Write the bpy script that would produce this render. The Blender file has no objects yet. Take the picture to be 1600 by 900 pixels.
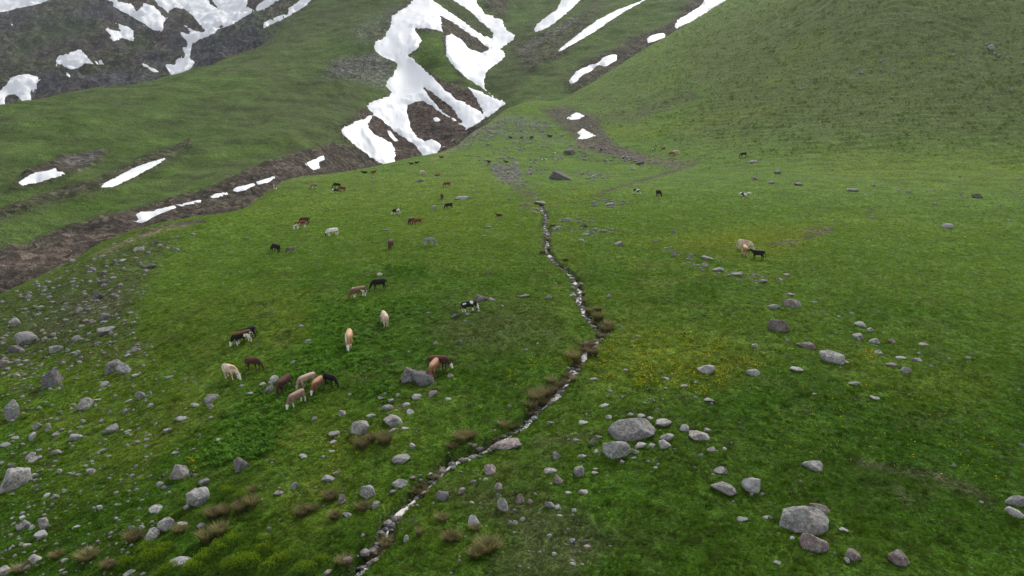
import bpy, bmesh, math, random
import numpy as np

R = math.radians
scene = bpy.context.scene
COL = scene.collection
rng = np.random.default_rng(7)
random.seed(7)

# ------------------------------------------------------------------ camera
CZ = 18.0                      # drone height above the foot of the slope
PITCH = -7.0                   # degrees
FPX = 1067.0                   # focal length in pixels of a 1600 px wide picture
cam_d = bpy.data.cameras.new('camera'); cam = bpy.data.objects.new('camera', cam_d); COL.objects.link(cam)
cam.location = (0, 0, CZ); cam.rotation_euler = (R(90 + PITCH), 0, 0)
cam_d.sensor_width = 36.0; cam_d.lens = 36.0 * FPX / 1600.0
cam_d.clip_start = 0.5; cam_d.clip_end = 9000
scene.camera = cam

# ------------------------------------------------------------------ sky and light (bright overcast)
SUN_EL, SUN_AZ = 46.0, 24.0   # sun stands up valley, a little right, behind cloud
world = bpy.data.worlds.new('World'); scene.world = world; world.use_nodes = True
wn = world.node_tree.nodes; wl = world.node_tree.links; wn.clear()
sky = wn.new('ShaderNodeTexSky'); sky.sky_type = 'NISHITA'; sky.sun_disc = False
sky.sun_elevation = R(SUN_EL); sky.sun_rotation = R(SUN_AZ)
sky.altitude = 2200; sky.air_density = 1.0; sky.dust_density = 4.0; sky.ozone_density = 0.6
hsv = wn.new('ShaderNodeHueSaturation'); hsv.inputs['Saturation'].default_value = 0.28
bg = wn.new('ShaderNodeBackground'); bg.inputs['Strength'].default_value = 0.11
wo = wn.new('ShaderNodeOutputWorld')
wl.new(sky.outputs[0], hsv.inputs['Color']); wl.new(hsv.outputs[0], bg.inputs['Color']); wl.new(bg.outputs[0], wo.inputs['Surface'])
sun_d = bpy.data.lights.new('sun', 'SUN'); sun_d.energy = 1.5; sun_d.angle = R(13); sun_d.color = (1.0, 0.955, 0.89)
sun = bpy.data.objects.new('sun', sun_d); COL.objects.link(sun)
_d = np.array([math.sin(R(SUN_AZ)) * math.cos(R(SUN_EL)), math.cos(R(SUN_AZ)) * math.cos(R(SUN_EL)), math.sin(R(SUN_EL))])
from mathutils import Vector, Matrix, noise as mnoise
sun.rotation_euler = Vector(_d).to_track_quat('Z', 'Y').to_euler()
sun.location = (0, 0, 300)
vs = scene.view_settings
vs.view_transform = 'Standard'; vs.look = 'None'; vs.gamma = 1; vs.exposure = 1.3; vs.use_curve_mapping = False
scene.render.engine = 'CYCLES'
cy = scene.cycles
cy.use_denoising = True; cy.denoiser = 'OPENIMAGEDENOISE'; cy.denoising_input_passes = 'RGB_ALBEDO_NORMAL'; cy.denoising_prefilter = 'NONE'
cy.max_bounces = 6; cy.diffuse_bounces = 3; cy.transparent_max_bounces = 6; cy.volume_bounces = 0
cy.sample_clamp_indirect = 4.0

# ------------------------------------------------------------------ helpers: noise, camera maths
_perm = np.random.default_rng(11).permutation(4096).astype(np.int64)
_gang = np.random.default_rng(12).random(4096) * 2 * np.pi
_gcos, _gsin = np.cos(_gang), np.sin(_gang)
def perlin(x, y, seed=0):
    x = np.asarray(x, float); y = np.asarray(y, float)
    xi = np.floor(x).astype(np.int64); yi = np.floor(y).astype(np.int64)
    xf = x - xi; yf = y - yi
    sx = xf * xf * xf * (xf * (xf * 6 - 15) + 10); sy = yf * yf * yf * (yf * (yf * 6 - 15) + 10)
    def g(ix, iy, dx, dy):
        h = _perm[(_perm[(ix + seed * 131) & 4095] + iy) & 4095]
        return _gcos[h] * dx + _gsin[h] * dy
    a = g(xi, yi, xf, yf); b = g(xi + 1, yi, xf - 1, yf); c = g(xi, yi + 1, xf, yf - 1); d = g(xi + 1, yi + 1, xf - 1, yf - 1)
    return ((a + (b - a) * sx) * (1 - sy) + (c + (d - c) * sx) * sy) * 1.5
def fbm(x, y, octv=4, seed=0, gain=0.5):
    s = 0; a = 1.0; n = 0
    for i in range(octv):
        s = s + a * perlin(x * 2 ** i, y * 2 ** i, seed + i); n += a; a *= gain
    return s / n
def sstep(a, b, x):
    t = np.clip((x - a) / (b - a), 0, 1); return t * t * (3 - 2 * t)

_cp, _sp = math.cos(R(PITCH)), math.sin(R(PITCH))
def pix_dir(u, v):
    """picture pixel (1600x900) -> world direction with y = 1 forward"""
    u = np.asarray(u, float); v = np.asarray(v, float)
    xc = (u - 800) / FPX; yc = (450 - v) / FPX
    dy = _cp - _sp * yc; dz = _sp + _cp * yc
    return xc / dy, dz / dy                      # per metre of y
def project(x, y, z):
    zz = z - CZ
    f = y * _cp + zz * _sp; up = -y * _sp + zz * _cp
    f = np.maximum(f, 0.5)
    return 800 + FPX * x / f, 450 - FPX * up / f

class Field:
    """height of one piece of terrain: thin-plate spline through surveyed points, in log-polar ground coordinates"""
    def __init__(self, pts, slope=0.14, z0=-1.3, micro=None):
        self.slope, self.z0, self.micro = slope, z0, micro
        T, L, Q = [], [], []
        def put(u, v, Y, mr=1.0, dq=0.0):
            ax, az = pix_dir(u, v); ax = float(ax); az = float(az)
            r = Y * math.hypot(ax, 1); th = math.atan2(ax, 1); q = az * Y / r
            T.append(th); L.append(math.log(r * mr)); Q.append(q + dq - self.base(th, r * mr))
        for p in pts:
            put(*p[:3])
            if len(p) > 3 and p[3] == 's':       # a crest: the ground falls away behind it
                put(*p[:3], 1.1, -0.010); put(*p[:3], 1.35, -0.06); put(*p[:3], 1.8, -0.15)
        self.P = np.array([T, 0.5 * np.array(L)]).T
        n = len(T)
        K = self.k(self.P, self.P) + 1e-5 * np.eye(n)
        A = np.zeros((n + 3, n + 3)); A[:n, :n] = K; A[:n, n] = 1; A[:n, n + 1:] = self.P; A[n, :n] = 1; A[n + 1:, :n] = self.P.T
        self.w = np.linalg.solve(A, np.concatenate([Q, [0, 0, 0]]))
    def base(self, th, r):
        return (self.z0 + self.slope * r * np.cos(th) - CZ) / r
    @staticmethod
    def k(a, b):
        d2 = (a[:, 0:1] - b[None, :, 0]) ** 2 + (a[:, 1:2] - b[None, :, 1]) ** 2
        return 0.5 * d2 * np.log(np.maximum(d2, 1e-14))
    def smooth(self, th, r):
        th = np.asarray(th, float); shp = th.shape
        p = np.stack([th.ravel(), 0.5 * np.log(np.asarray(r, float).ravel())], 1)
        out = np.empty(len(p)); n = len(self.P)
        for i in range(0, len(p), 60000):
            c = p[i:i + 60000]
            out[i:i + 60000] = self.k(c, self.P) @ self.w[:n] + self.w[n] + c @ self.w[n + 1:]
        return CZ + np.asarray(r) * (out.reshape(shp) + self.base(th, r))
    def z(self, x, y):
        x = np.asarray(x, float); y = np.asarray(y, float)
        r = np.hypot(x, y); th = np.arctan2(x, y)
        z = self.smooth(th, r)
        if self.micro: z = z + self.micro(x, y, z)
        return z
    def hit(self, u, v, rmin=10, rmax=900, n=320):
        """where the sight lines of picture pixels first meet this ground"""
        u = np.atleast_1d(np.asarray(u, float)); v = np.atleast_1d(np.asarray(v, float))
        ax, az = pix_dir(u, v); h = np.hypot(ax, 1)
        rs = np.exp(np.linspace(math.log(rmin), math.log(rmax), n))
        Y = rs[None, :] / h[:, None]
        zr = CZ + az[:, None] * Y
        zt = self.smooth(np.broadcast_to(np.arctan2(ax, 1)[:, None], Y.shape), np.broadcast_to(rs[None, :], Y.shape))
        ins = zt >= zr
        idx = np.where(ins.any(1), ins.argmax(1), n - 1); idx = np.maximum(idx, 1)
        i = np.arange(len(u))
        lo = Y[i, idx - 1] * .95; hi = Y[i, idx] * 1.04
        for _ in range(14):
            m = 0.5 * (lo + hi); below = self.z(ax * m, m) >= CZ + az * m
            hi = np.where(below, m, hi); lo = np.where(below, lo, m)
        return ax * hi, hi, self.z(ax * hi, hi)

def poly_sd(U, V, poly):
    """signed distance in pixels to a polygon (negative inside)"""
    P = np.array(poly, float); Q = np.roll(P, -1, 0)
    d2 = np.full(U.shape, 1e18); ins = np.zeros(U.shape, bool)
    for (ax, ay), (bx, by) in zip(P, Q):
        ex, ey = bx - ax, by - ay
        t = np.clip(((U - ax) * ex + (V - ay) * ey) / (ex * ex + ey * ey + 1e-9), 0, 1)
        d2 = np.minimum(d2, (U - ax - t * ex) ** 2 + (V - ay - t * ey) ** 2)
        c = ((ay > V) != (by > V)) & (U < (bx - ax) * (V - ay) / (by - ay + 1e-12) + ax)
        ins ^= c
    d = np.sqrt(d2)
    return np.where(ins, -d, d)
def line_d(U, V, pts):
    d2 = np.full(U.shape, 1e18)
    for (ax, ay), (bx, by) in zip(pts[:-1], pts[1:]):
        ex, ey = bx - ax, by - ay
        t = np.clip(((U - ax) * ex + (V - ay) * ey) / (ex * ex + ey * ey + 1e-9), 0, 1)
        d2 = np.minimum(d2, (U - ax - t * ex) ** 2 + (V - ay - t * ey) ** 2)
    return np.sqrt(d2)

def tag(o, label=None, cat=None, group=None, kind=None):
    if label: o['label'] = label
    if cat: o['category'] = cat
    if group: o['group'] = group
    if kind: o['kind'] = kind
    return o
def mesh_obj(name, me, mat=None, parent=None):
    o = bpy.data.objects.new(name, me); COL.objects.link(o)
    if mat is not None and not me.materials: me.materials.append(mat)
    if parent is not None: o.parent = parent
    return o
def raw_mesh(name, co, faces, smooth=True):
    """fast mesh from numpy arrays; faces is an (n,3) or (n,4) array"""
    co = np.asarray(co, np.float32); faces = np.asarray(faces, np.int32)
    me = bpy.data.meshes.new(name); k = faces.shape[1]
    me.vertices.add(len(co)); me.vertices.foreach_set('co', co.ravel())
    me.loops.add(faces.size); me.loops.foreach_set('vertex_index', faces.ravel())
    me.polygons.add(len(faces)); me.polygons.foreach_set('loop_start', np.arange(0, faces.size, k, dtype=np.int32))
    me.polygons.foreach_set('use_smooth', np.full(len(faces), smooth))
    me.update(calc_edges=True)
    return me
def col_attr(me, name, rgb):
    a = me.attributes.new(name, 'FLOAT_COLOR', 'POINT')
    c = np.ones((len(rgb), 4), np.float32); c[:, :3] = rgb
    a.data.foreach_set('color', c.ravel())

# ------------------------------------------------------------------ shared node helpers
def new_mat(name, rough=0.9, spec=0.2):
    m = bpy.data.materials.new(name); m.use_nodes = True
    nt = m.node_tree; b = nt.nodes['Principled BSDF']
    b.inputs['Roughness'].default_value = rough
    b.inputs['Specular IOR Level'].default_value = spec
    return m, nt, b
def N(nt, typ, **kw):
    n = nt.nodes.new(typ)
    for k, v in kw.items():
        if k in n.inputs.keys(): n.inputs[k].default_value = v
        else: setattr(n, k, v)
    return n
def tex_noise(nt, vec, scale, detail=4.0, rough=0.55, dist=0.0):
    n = N(nt, 'ShaderNodeTexNoise'); n.inputs['Scale'].default_value = scale; n.inputs['Detail'].default_value = detail
    n.inputs['Roughness'].default_value = rough; n.inputs['Distortion'].default_value = dist
    if vec is not None: nt.links.new(vec, n.inputs['Vector'])
    return n.outputs['Fac']
def ramp(nt, fac, stops):
    n = nt.nodes.new('ShaderNodeValToRGB'); e = n.color_ramp.elements
    while len(e) < len(stops): e.new(0.5)
    for el, (p, c) in zip(e, stops):
        el.position = p; el.color = (c, c, c, 1) if not isinstance(c, tuple) else (*c, 1)
    nt.links.new(fac, n.inputs['Fac']); return n.outputs['Color']
def mixc(nt, fac, a, b, mode='MIX'):
    n = nt.nodes.new('ShaderNodeMix'); n.data_type = 'RGBA'; n.blend_type = mode
    for s, v in ((n.inputs[0], fac), (n.inputs[6], a), (n.inputs[7], b)):
        if isinstance(v, bpy.types.NodeSocket): nt.links.new(v, s)
        elif isinstance(v, tuple): s.default_value = (*v, 1)
        else: s.default_value = v
    return n.outputs[2]
def math_n(nt, op, a, b=None):
    n = nt.nodes.new('ShaderNodeMath'); n.operation = op
    for s, v in ((n.inputs[0], a), (n.inputs[1], b)):
        if v is None: continue
        if isinstance(v, bpy.types.NodeSocket): nt.links.new(v, s)
        else: s.default_value = v
    return n.outputs[0]
def bump(nt, bsdf, height, strength, dist):
    n = nt.nodes.new('ShaderNodeBump'); n.inputs['Strength'].default_value = strength; n.inputs['Distance'].default_value = dist
    nt.links.new(height, n.inputs['Height']); nt.links.new(n.outputs[0], bsdf.inputs['Normal'])

# ================================================================== TERRAIN
S = 's'
MEADOW = [
    # middle of the alp, from the foot of the picture up the valley
    (800, 900, 27), (800, 800, 32), (800, 700, 38), (800, 600, 46), (800, 520, 55), (800, 450, 69), (800, 400, 84),
    (800, 362, 101), (800, 320, 132), (800, 290, 168), (800, 260, 210), (800, 240, 240), (800, 215, 278), (830, 185, 315),
    # the left shoulder, falling off into the gully
    (0, 900, 31), (0, 750, 41), (0, 600, 57), (0, 520, 69), (25, 450, 86, S), (100, 415, 96, S), (150, 385, 104, S), (220, 357, 114, S),
    (320, 338, 127, S), (430, 290, 172, S), (500, 273, 192, S), (600, 257, 225, S), (690, 237, 258, S), (740, 207, 300, S), (785, 175, 335, S),
    (825, 158, 362, S), (-250, 560, 66, S), (-250, 750, 42), (-250, 900, 33),
    (200, 800, 35), (200, 650, 48), (200, 500, 67), (300, 420, 88), (400, 450, 73), (400, 600, 49), (400, 800, 33), (400, 350, 118), (550, 300, 162),
    # right side of the alp
    (1200, 900, 26.5), (1200, 700, 37), (1200, 520, 56), (1200, 400, 86), (1200, 320, 134), (1200, 270, 182), (1200, 240, 216),
    (1600, 900, 26), (1600, 700, 37.5), (1600, 520, 58), (1600, 400, 92), (1600, 330, 126), (1600, 280, 160), (1600, 240, 194),
    (1900, 700, 38), (1900, 400, 95), (1900, 250, 180), (1900, 100, 225), (1900, -100, 290),
    # the long slope on the right
    (1600, 150, 236), (1600, 75, 268), (1600, 0, 304), (1600, -150, 385), (1400, 228, 214), (1400, 150, 256), (1400, 75, 290), (1400, 0, 328), (1400, -140, 420),
    (1200, 215, 240), (1200, 150, 285), (1200, 75, 335), (1200, 0, 395), (1000, 225, 262), (1000, 170, 310), (920, 200, 292),
    (870, 158, 366, S), (900, 142, 385, S), (950, 113, 415, S), (1000, 82, 440, S), (1060, 47, 470, S), (1137, 3, 510, S), (1220, -50, 550, S), (1400, -200, 620, S), (1600, -320, 640, S),
]
HILL = [
    (0, 520, 125), (200, 440, 150), (430, 350, 210), (600, 320, 320), (800, 260, 350),
    (0, 440, 150), (100, 410, 165), (320, 335, 215), (430, 285, 265), (500, 270, 310), (600, 250, 378), (690, 238, 395), (760, 185, 425), (810, 140, 455),
    (0, 380, 168), (0, 300, 208), (0, 240, 256), (150, 300, 222), (250, 232, 285), (300, 200, 345), (450, 150, 430), (450, 220, 330), (540, 165, 428), (570, 205, 398),
    (-200, 250, 230), (-200, 350, 170), (-250, 190, 300, S), (0, 169, 345, S), (130, 147, 410, S), (300, 114, 500, S), (380, 85, 570, S), (430, 55, 640, S), (470, 22, 700, S), (500, -5, 745, S), (540, -45, 820, S),
    (520, 60, 575), (560, 60, 545), (590, 5, 660),
    (650, 30, 605), (640, 120, 505), (620, 170, 455), (600, 225, 398), (690, 85, 515), (740, 100, 530), (785, 62, 600), (760, 20, 670), (715, 150, 462), (695, 205, 418), (770, 165, 448),
    (660, -40, 740), (760, -60, 830),
    (830, 100, 520), (870, 50, 585), (900, 0, 690), (960, 60, 555), (1000, 0, 660), (1100, 0, 640), (1050, 40, 580), (930, 105, 490), (880, 150, 440), (900, 190, 400),
    (600, -170, 1000), (800, -190, 1050), (1000, -180, 980), (1250, -190, 900), (1250, -60, 700), (1500, -300, 900), (1300, 60, 560), (1100, 120, 470),
]
MOUNT = [
    (-300, 230, 800), (0, 190, 850), (300, 150, 900), (520, 120, 950), (700, 100, 1000),
    (0, 150, 920), (150, 120, 980), (300, 90, 1040), (270, 130, 960), (420, 60, 1020), (500, 20, 1100),
    (0, 60, 1180), (100, 90, 1080), (170, 10, 1280), (250, 40, 1230), (350, 45, 1150), (0, 0, 1380), (300, 0, 1400), (420, 0, 1300), (600, -20, 1350),
    (-300, 100, 1100), (-300, -20, 1500), (0, -120, 1750), (250, -140, 1850), (500, -150, 1800), (800, -160, 1900), (-400, -110, 1800),
    (0, -190, 2100, S), (300, -230, 2200, S), (600, -210, 2200, S), (-400, -180, 2100, S), (900, -200, 2200, S),
]
STREAM_PX = [(846, 318), (852, 338), (851, 350), (856, 366), (854, 385), (866, 402), (882, 416), (897, 430), (906, 444), (906, 470), (916, 486), (930, 500), (944, 512), (936, 524),
             (912, 546), (916, 556), (902, 572), (888, 586), (868, 604), (844, 628), (826, 648), (806, 662), (780, 676), (756, 690), (724, 704), (702, 712), (690, 730), (668, 748),
             (650, 770), (632, 784), (620, 796), (615, 814), (606, 830), (584, 846), (560, 872), (530, 905)]
field_a = Field(MEADOW); field_b = Field(HILL); field_c = Field(MOUNT)

def _smooth_line(P, n):
    P = np.array(P, float); d = np.concatenate([[0], np.cumsum(np.hypot(*np.diff(P, axis=0).T))])
    t = np.linspace(0, d[-1], n)
    Q = np.stack([np.interp(t, d, P[:, 0]), np.interp(t, d, P[:, 1])], 1)
    for _ in range(3): Q[1:-1] = 0.25 * Q[:-2] + 0.5 * Q[1:-1] + 0.25 * Q[2:]
    return Q
_su = np.array(STREAM_PX, float)
_sx, _sy, _sz = field_a.hit(_su[:, 0], _su[:, 1])
STREAM = _smooth_line(np.stack([_sx, _sy], 1), 340)
_tt = np.arange(len(STREAM)); STREAM[:, 0] += .34 * perlin(_tt / 9.0, _tt * 0 + 2.5, 3) + .16 * perlin(_tt / 3.6, _tt * 0 + 7.5, 4)
def stream_dist(x, y):
    d = np.full(np.shape(x), 1e9); b = (x > STREAM[:, 0].min() - 6) & (x < STREAM[:, 0].max() + 6) & (y > STREAM[:, 1].min() - 6) & (y < STREAM[:, 1].max() + 6)
    if b.any():
        xs, ys = x[b], y[b]; dd = np.full(xs.shape, 1e18)
        S2 = STREAM[::2]
        for (ax, ay), (bx, by) in zip(S2[:-1], S2[1:]):
            ex, ey = bx - ax, by - ay
            t = np.clip(((xs - ax) * ex + (ys - ay) * ey) / (ex * ex + ey * ey + 1e-9), 0, 1)
            dd = np.minimum(dd, (xs - ax - t * ex) ** 2 + (ys - ay - t * ey) ** 2)
        d[b] = np.sqrt(dd)
    return d
def micro_a(x, y, z):
    r = np.hypot(x, y)
    k = sstep(170, 260, r)
    dz = 0.30 * fbm(x / 14, y / 14, 2, 3) + 0.13 * fbm(x / 2.6, y / 2.6, 3, 5) + 0.075 * fbm(x / 0.8, y / 0.8, 2, 9) + k * 1.3 * fbm(x / 30, y / 30, 3, 17)
    # cattle terraces on the long right-hand slope
    ter = sstep(0, 60, x - 40) * sstep(150, 235, r)
    zz = z + 1.2 * fbm(x / 22, y / 22, 2, 23) + 0.5 * fbm(x / 6, y / 6, 2, 29)
    dz = dz + ter * 0.5 * np.sin(zz * 2 * np.pi / 1.7) * (0.5 + fbm(x / 15, y / 15, 2, 31))
    # rough stony ground at the left shoulder
    left = sstep(-18, -34, x) * sstep(30, 50, y)
    dz = dz + left * 0.28 * fbm(x / 3.2, y / 3.2, 3, 41)
    d = stream_dist(x, y)
    wob = 1 + 0.35 * perlin(x / 1.3, y / 1.3, 51)
    dz = dz - 0.58 * (1 - sstep(0.24 * wob, 0.62 * wob, d)) - 0.10 * (1 - sstep(0.6, 2.5, d))
    return dz
field_a.micro = micro_a
def micro_b(x, y, z):
    r = np.hypot(x, y)
    n = fbm(x / 60, y / 60, 4, 61); rg = 1 - np.abs(fbm(x / 35, y / 90, 4, 67)) * 2
    return sstep(120, 300, r) * (5.0 * n + 2.0 * rg + 0.8 * fbm(x / 9, y / 9, 3, 71))
field_b.micro = micro_b
def micro_c(x, y, z):
    rg = 1 - np.abs(fbm(x / 150, y / 150, 5, 81)) * 2
    crag = 1 - np.abs(fbm(x / 45, y / 60, 4, 85)) * 2
    return 16 * rg + 9 * crag * (0.5 + 0.5 * fbm(x / 200, y / 200, 2, 87)) + 3.5 * fbm(x / 14, y / 18, 4, 89)
field_c.micro = micro_c

def fan(field, r0, r1, nr, th_lo, th_hi, fine, keep=None, rmid=None):
    if rmid is None: rs = np.exp(np.linspace(math.log(r0), math.log(r1), nr))
    else:
        kn = np.array(rmid); rs = np.exp(np.interp(np.arange(nr), kn[:, 0] * (nr - 1), np.log(kn[:, 1])))
    inner = np.arange(R(-41), R(41), R(fine))
    th = np.concatenate([np.arange(R(th_lo), R(-41), R(0.5)), inner, np.arange(R(41), R(th_hi), R(0.5))])
    TH, RR = np.meshgrid(th, rs)
    X = RR * np.sin(TH); Y = RR * np.cos(TH); Z = field.z(X, Y)
    U, V = project(X, Y, Z)
    q = (Z - CZ) / RR
    cm = np.maximum.accumulate(q, 0)
    vis = q >= cm - 0.004
    return dict(X=X, Y=Y, Z=Z, U=U, V=V, R=RR, TH=TH, vis=vis)
def grid_faces(shape, keep=None):
    nr, nt = shape
    i = np.arange(nr * nt).reshape(nr, nt)
    F = np.stack([i[:-1, :-1], i[:-1, 1:], i[1:, 1:], i[1:, :-1]], -1)
    return F.reshape(-1, 4) if keep is None else F[keep]
def compact(co, F, extra=()):
    used = np.unique(F); m = np.full(len(co), -1, np.int64); m[used] = np.arange(len(used))
    return co[used], m[F], [e[used] for e in extra]

GA = fan(field_a, 6, 720, 760, -64, 58, 0.13, rmid=[(0, 6), (.06, 14), (.12, 22), (.55, 100), (.70, 190), (.93, 420), (1, 720)])
GB = fan(field_b, 110, 1100, 430, -58, 50, 0.10)
GC = fan(field_c, 650, 2900, 330, -58, 40, 0.13)

# ------------------------------------------------------------------ ground cover: what grows or lies bare where (albedo, with some light and shade painted in)
LUSH = np.array((.050, .112, .009)); MID = np.array((.074, .134, .015)); YEL = np.array((.128, .165, .016)); DULL = np.array((.068, .088, .030))
BROWN = np.array((.080, .062, .052)); SOIL = np.array((.105, .080, .066)); TAN = np.array((.190, .150, .085)); GREY = np.array((.140, .132, .128))
CRAG = np.array((.058, .058, .063)); PALE = np.array((.105, .140, .042)); HEATH = np.array((.082, .108, .034)); DEEP = np.array((.027, .072, .004))
P_, L_ = 'poly', 'line'
# (shape, pixels, half width or 0, soft edge px, cover, amount)
COVER_A = [
    (P_, [(1080, 60), (1700, -200), (1700, 225), (1300, 232), (1060, 222), (1100, 150)], 0, 45, HEATH, .72),
    (P_, [(1380, 40), (1700, 20), (1700, 130), (1420, 130)], 0, 50, HEATH, .5),
    (P_, [(885, 150), (1000, 85), (1180, -30), (1300, -30), (1120, 130), (1000, 200)], 0, 25, PALE, .45),
    (L_, [(880, 150), (950, 160), (1040, 150), (1120, 110)], 3, 14, HEATH, .6),
    (L_, [(910, 190), (990, 180), (1040, 162), (1080, 148)], 5, 10, BROWN, .55),
    (L_, [(930, 200), (1020, 205), (1100, 190), (1200, 170)], 9, 14, YEL, .35),
    (P_, [(1240, 232), (1700, 236), (1700, 290), (1300, 285)], 0, 18, YEL, .30),
    (L_, [(1230, 85), (1290, 55)], 8, 14, YEL, .35), (L_, [(1200, 128), (1225, 122)], 5, 7, YEL, .5), (L_, [(1410, 96), (1490, 92)], 4, 6, YEL, .4),
    # scree and bare earth round the two small snow patches and down the runnel
    (P_, [(845, 172), (880, 165), (925, 178), (945, 205), (960, 228), (1010, 245), (1000, 252), (930, 232), (905, 222), (880, 200)], 0, 7, BROWN, .85),
    (L_, [(905, 226), (960, 236), (1010, 249), (1060, 256)], 7, 8, SOIL, .7),
    (L_, [(1092, 254), (1062, 265), (1020, 277), (972, 291), (925, 305)], 1.6, 2.2, BROWN, .95),
    (L_, [(1085, 252), (1040, 258)], 3, 7, BROWN, .5),
    (L_, [(700, 232), (760, 200), (800, 186), (850, 196)], 6, 10, GREY, .45), (L_, [(770, 205), (840, 214), (880, 220)], 4, 8, GREY, .3),
    (L_, [(680, 245), (735, 212), (785, 178)], 5, 8, TAN, .28),
    (P_, [(765, 255), (812, 262), (818, 288), (775, 282)], 0, 6, GREY, .55),
    (L_, [(805, 290), (830, 305), (825, 322)], 6, 8, SOIL, .5),
    # yellow-green wet ground and its rusty edge on the right
    (P_, [(1040, 375), (1160, 355), (1300, 352), (1260, 380), (1210, 402), (1100, 395)], 0, 16, YEL, .65),
    (L_, [(1203, 382), (1240, 378), (1300, 359)], 2.4, 3.2, BROWN, .8), (L_, [(1258, 360), (1300, 357)], 3, 5, SOIL, .6),
    (L_, [(835, 330), (850, 318), (930, 300)], 5, 9, YEL, .55), (L_, [(870, 420), (900, 405)], 8, 14, YEL, .35),
    (P_, [(870, 560), (960, 520), (1130, 530), (1200, 560), (1120, 610), (950, 600)], 0, 35, YEL, .60),
    (P_, [(1290, 545), (1420, 560), (1560, 590), (1560, 640), (1420, 640), (1330, 600)], 0, 30, YEL, .30),
    (P_, [(640, 320), (900, 330), (860, 420), (600, 400)], 0, 60, YEL, .14), (P_, [(250, 300), (620, 268), (800, 250), (780, 330), (420, 340)], 0, 40, YEL, .22),
    # broad-leaved lush ground
    (P_, [(500, 465), (640, 462), (700, 480), (650, 520), (560, 560), (480, 620), (420, 700), (330, 740), (310, 690), (400, 620), (470, 550)], 0, 16, LUSH * 1.25, .75),
    (P_, [(600, 415), (665, 418), (660, 430), (605, 430)], 0, 6, DEEP, .6),
    # foot of the picture: darker grass, the dim foreground light partly painted in
    (P_, [(-300, 700), (300, 760), (560, 830), (600, 1000), (-300, 1000)], 0, 60, DEEP, .55), (P_, [(1000, 640), (1900, 560), (1900, 1000), (900, 1000)], 0, 90, DEEP, .45),
    (P_, [(760, 380), (900, 420), (880, 520), (760, 600), (640, 680), (560, 760), (640, 800), (900, 620), (960, 560), (930, 430)], 0, 40, LUSH, .45),
    # worn earth
    (P_, [(690, 760), (790, 760), (880, 790), (960, 840), (900, 900), (760, 900), (800, 830)], 0, 30, SOIL, .38), (L_, [(840, 690), (930, 680)], 5, 12, SOIL, .4),
    (L_, [(1345, 722), (1400, 735), (1470, 745)], 5, 9, BROWN, .6), (L_, [(1470, 745), (1530, 770), (1550, 785)], 6, 10, BROWN, .55), (L_, [(1400, 760), (1420, 785)], 4, 8, SOIL, .4),
    (L_, [(560, 510), (640, 500), (760, 520), (800, 500)], 10, 26, DULL, .5), (P_, [(680, 470), (860, 470), (880, 540), (760, 560), (680, 530)], 0, 30, DULL, .45),
    # the stony shoulder on the left
    (P_, [(-300, 480), (25, 450), (150, 385), (220, 357), (270, 380), (230, 440), (200, 520), (60, 560), (-300, 640)], 0, 25, DULL, .75),
    (P_, [(90, 470), (190, 450), (200, 480), (130, 500)], 0, 14, BROWN, .45), (L_, [(40, 520), (120, 500)], 8, 14, BROWN, .35), (L_, [(100, 560), (170, 555), (220, 545)], 6, 12, SOIL, .35),
    (L_, [(150, 400), (200, 376), (250, 358)], 2.5, 5, TAN, .6), (L_, [(222, 364), (262, 352), (320, 345)], 2.6, 2.4, BROWN, .95), (L_, [(225, 370), (265, 358), (300, 352)], 2, 4, TAN, .5),
    (L_, [(300, 330), (340, 315), (430, 292), (500, 274)], 3, 6, TAN, .25), (L_, [(20, 605), (60, 612)], 5, 9, BROWN, .5),
]
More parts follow.
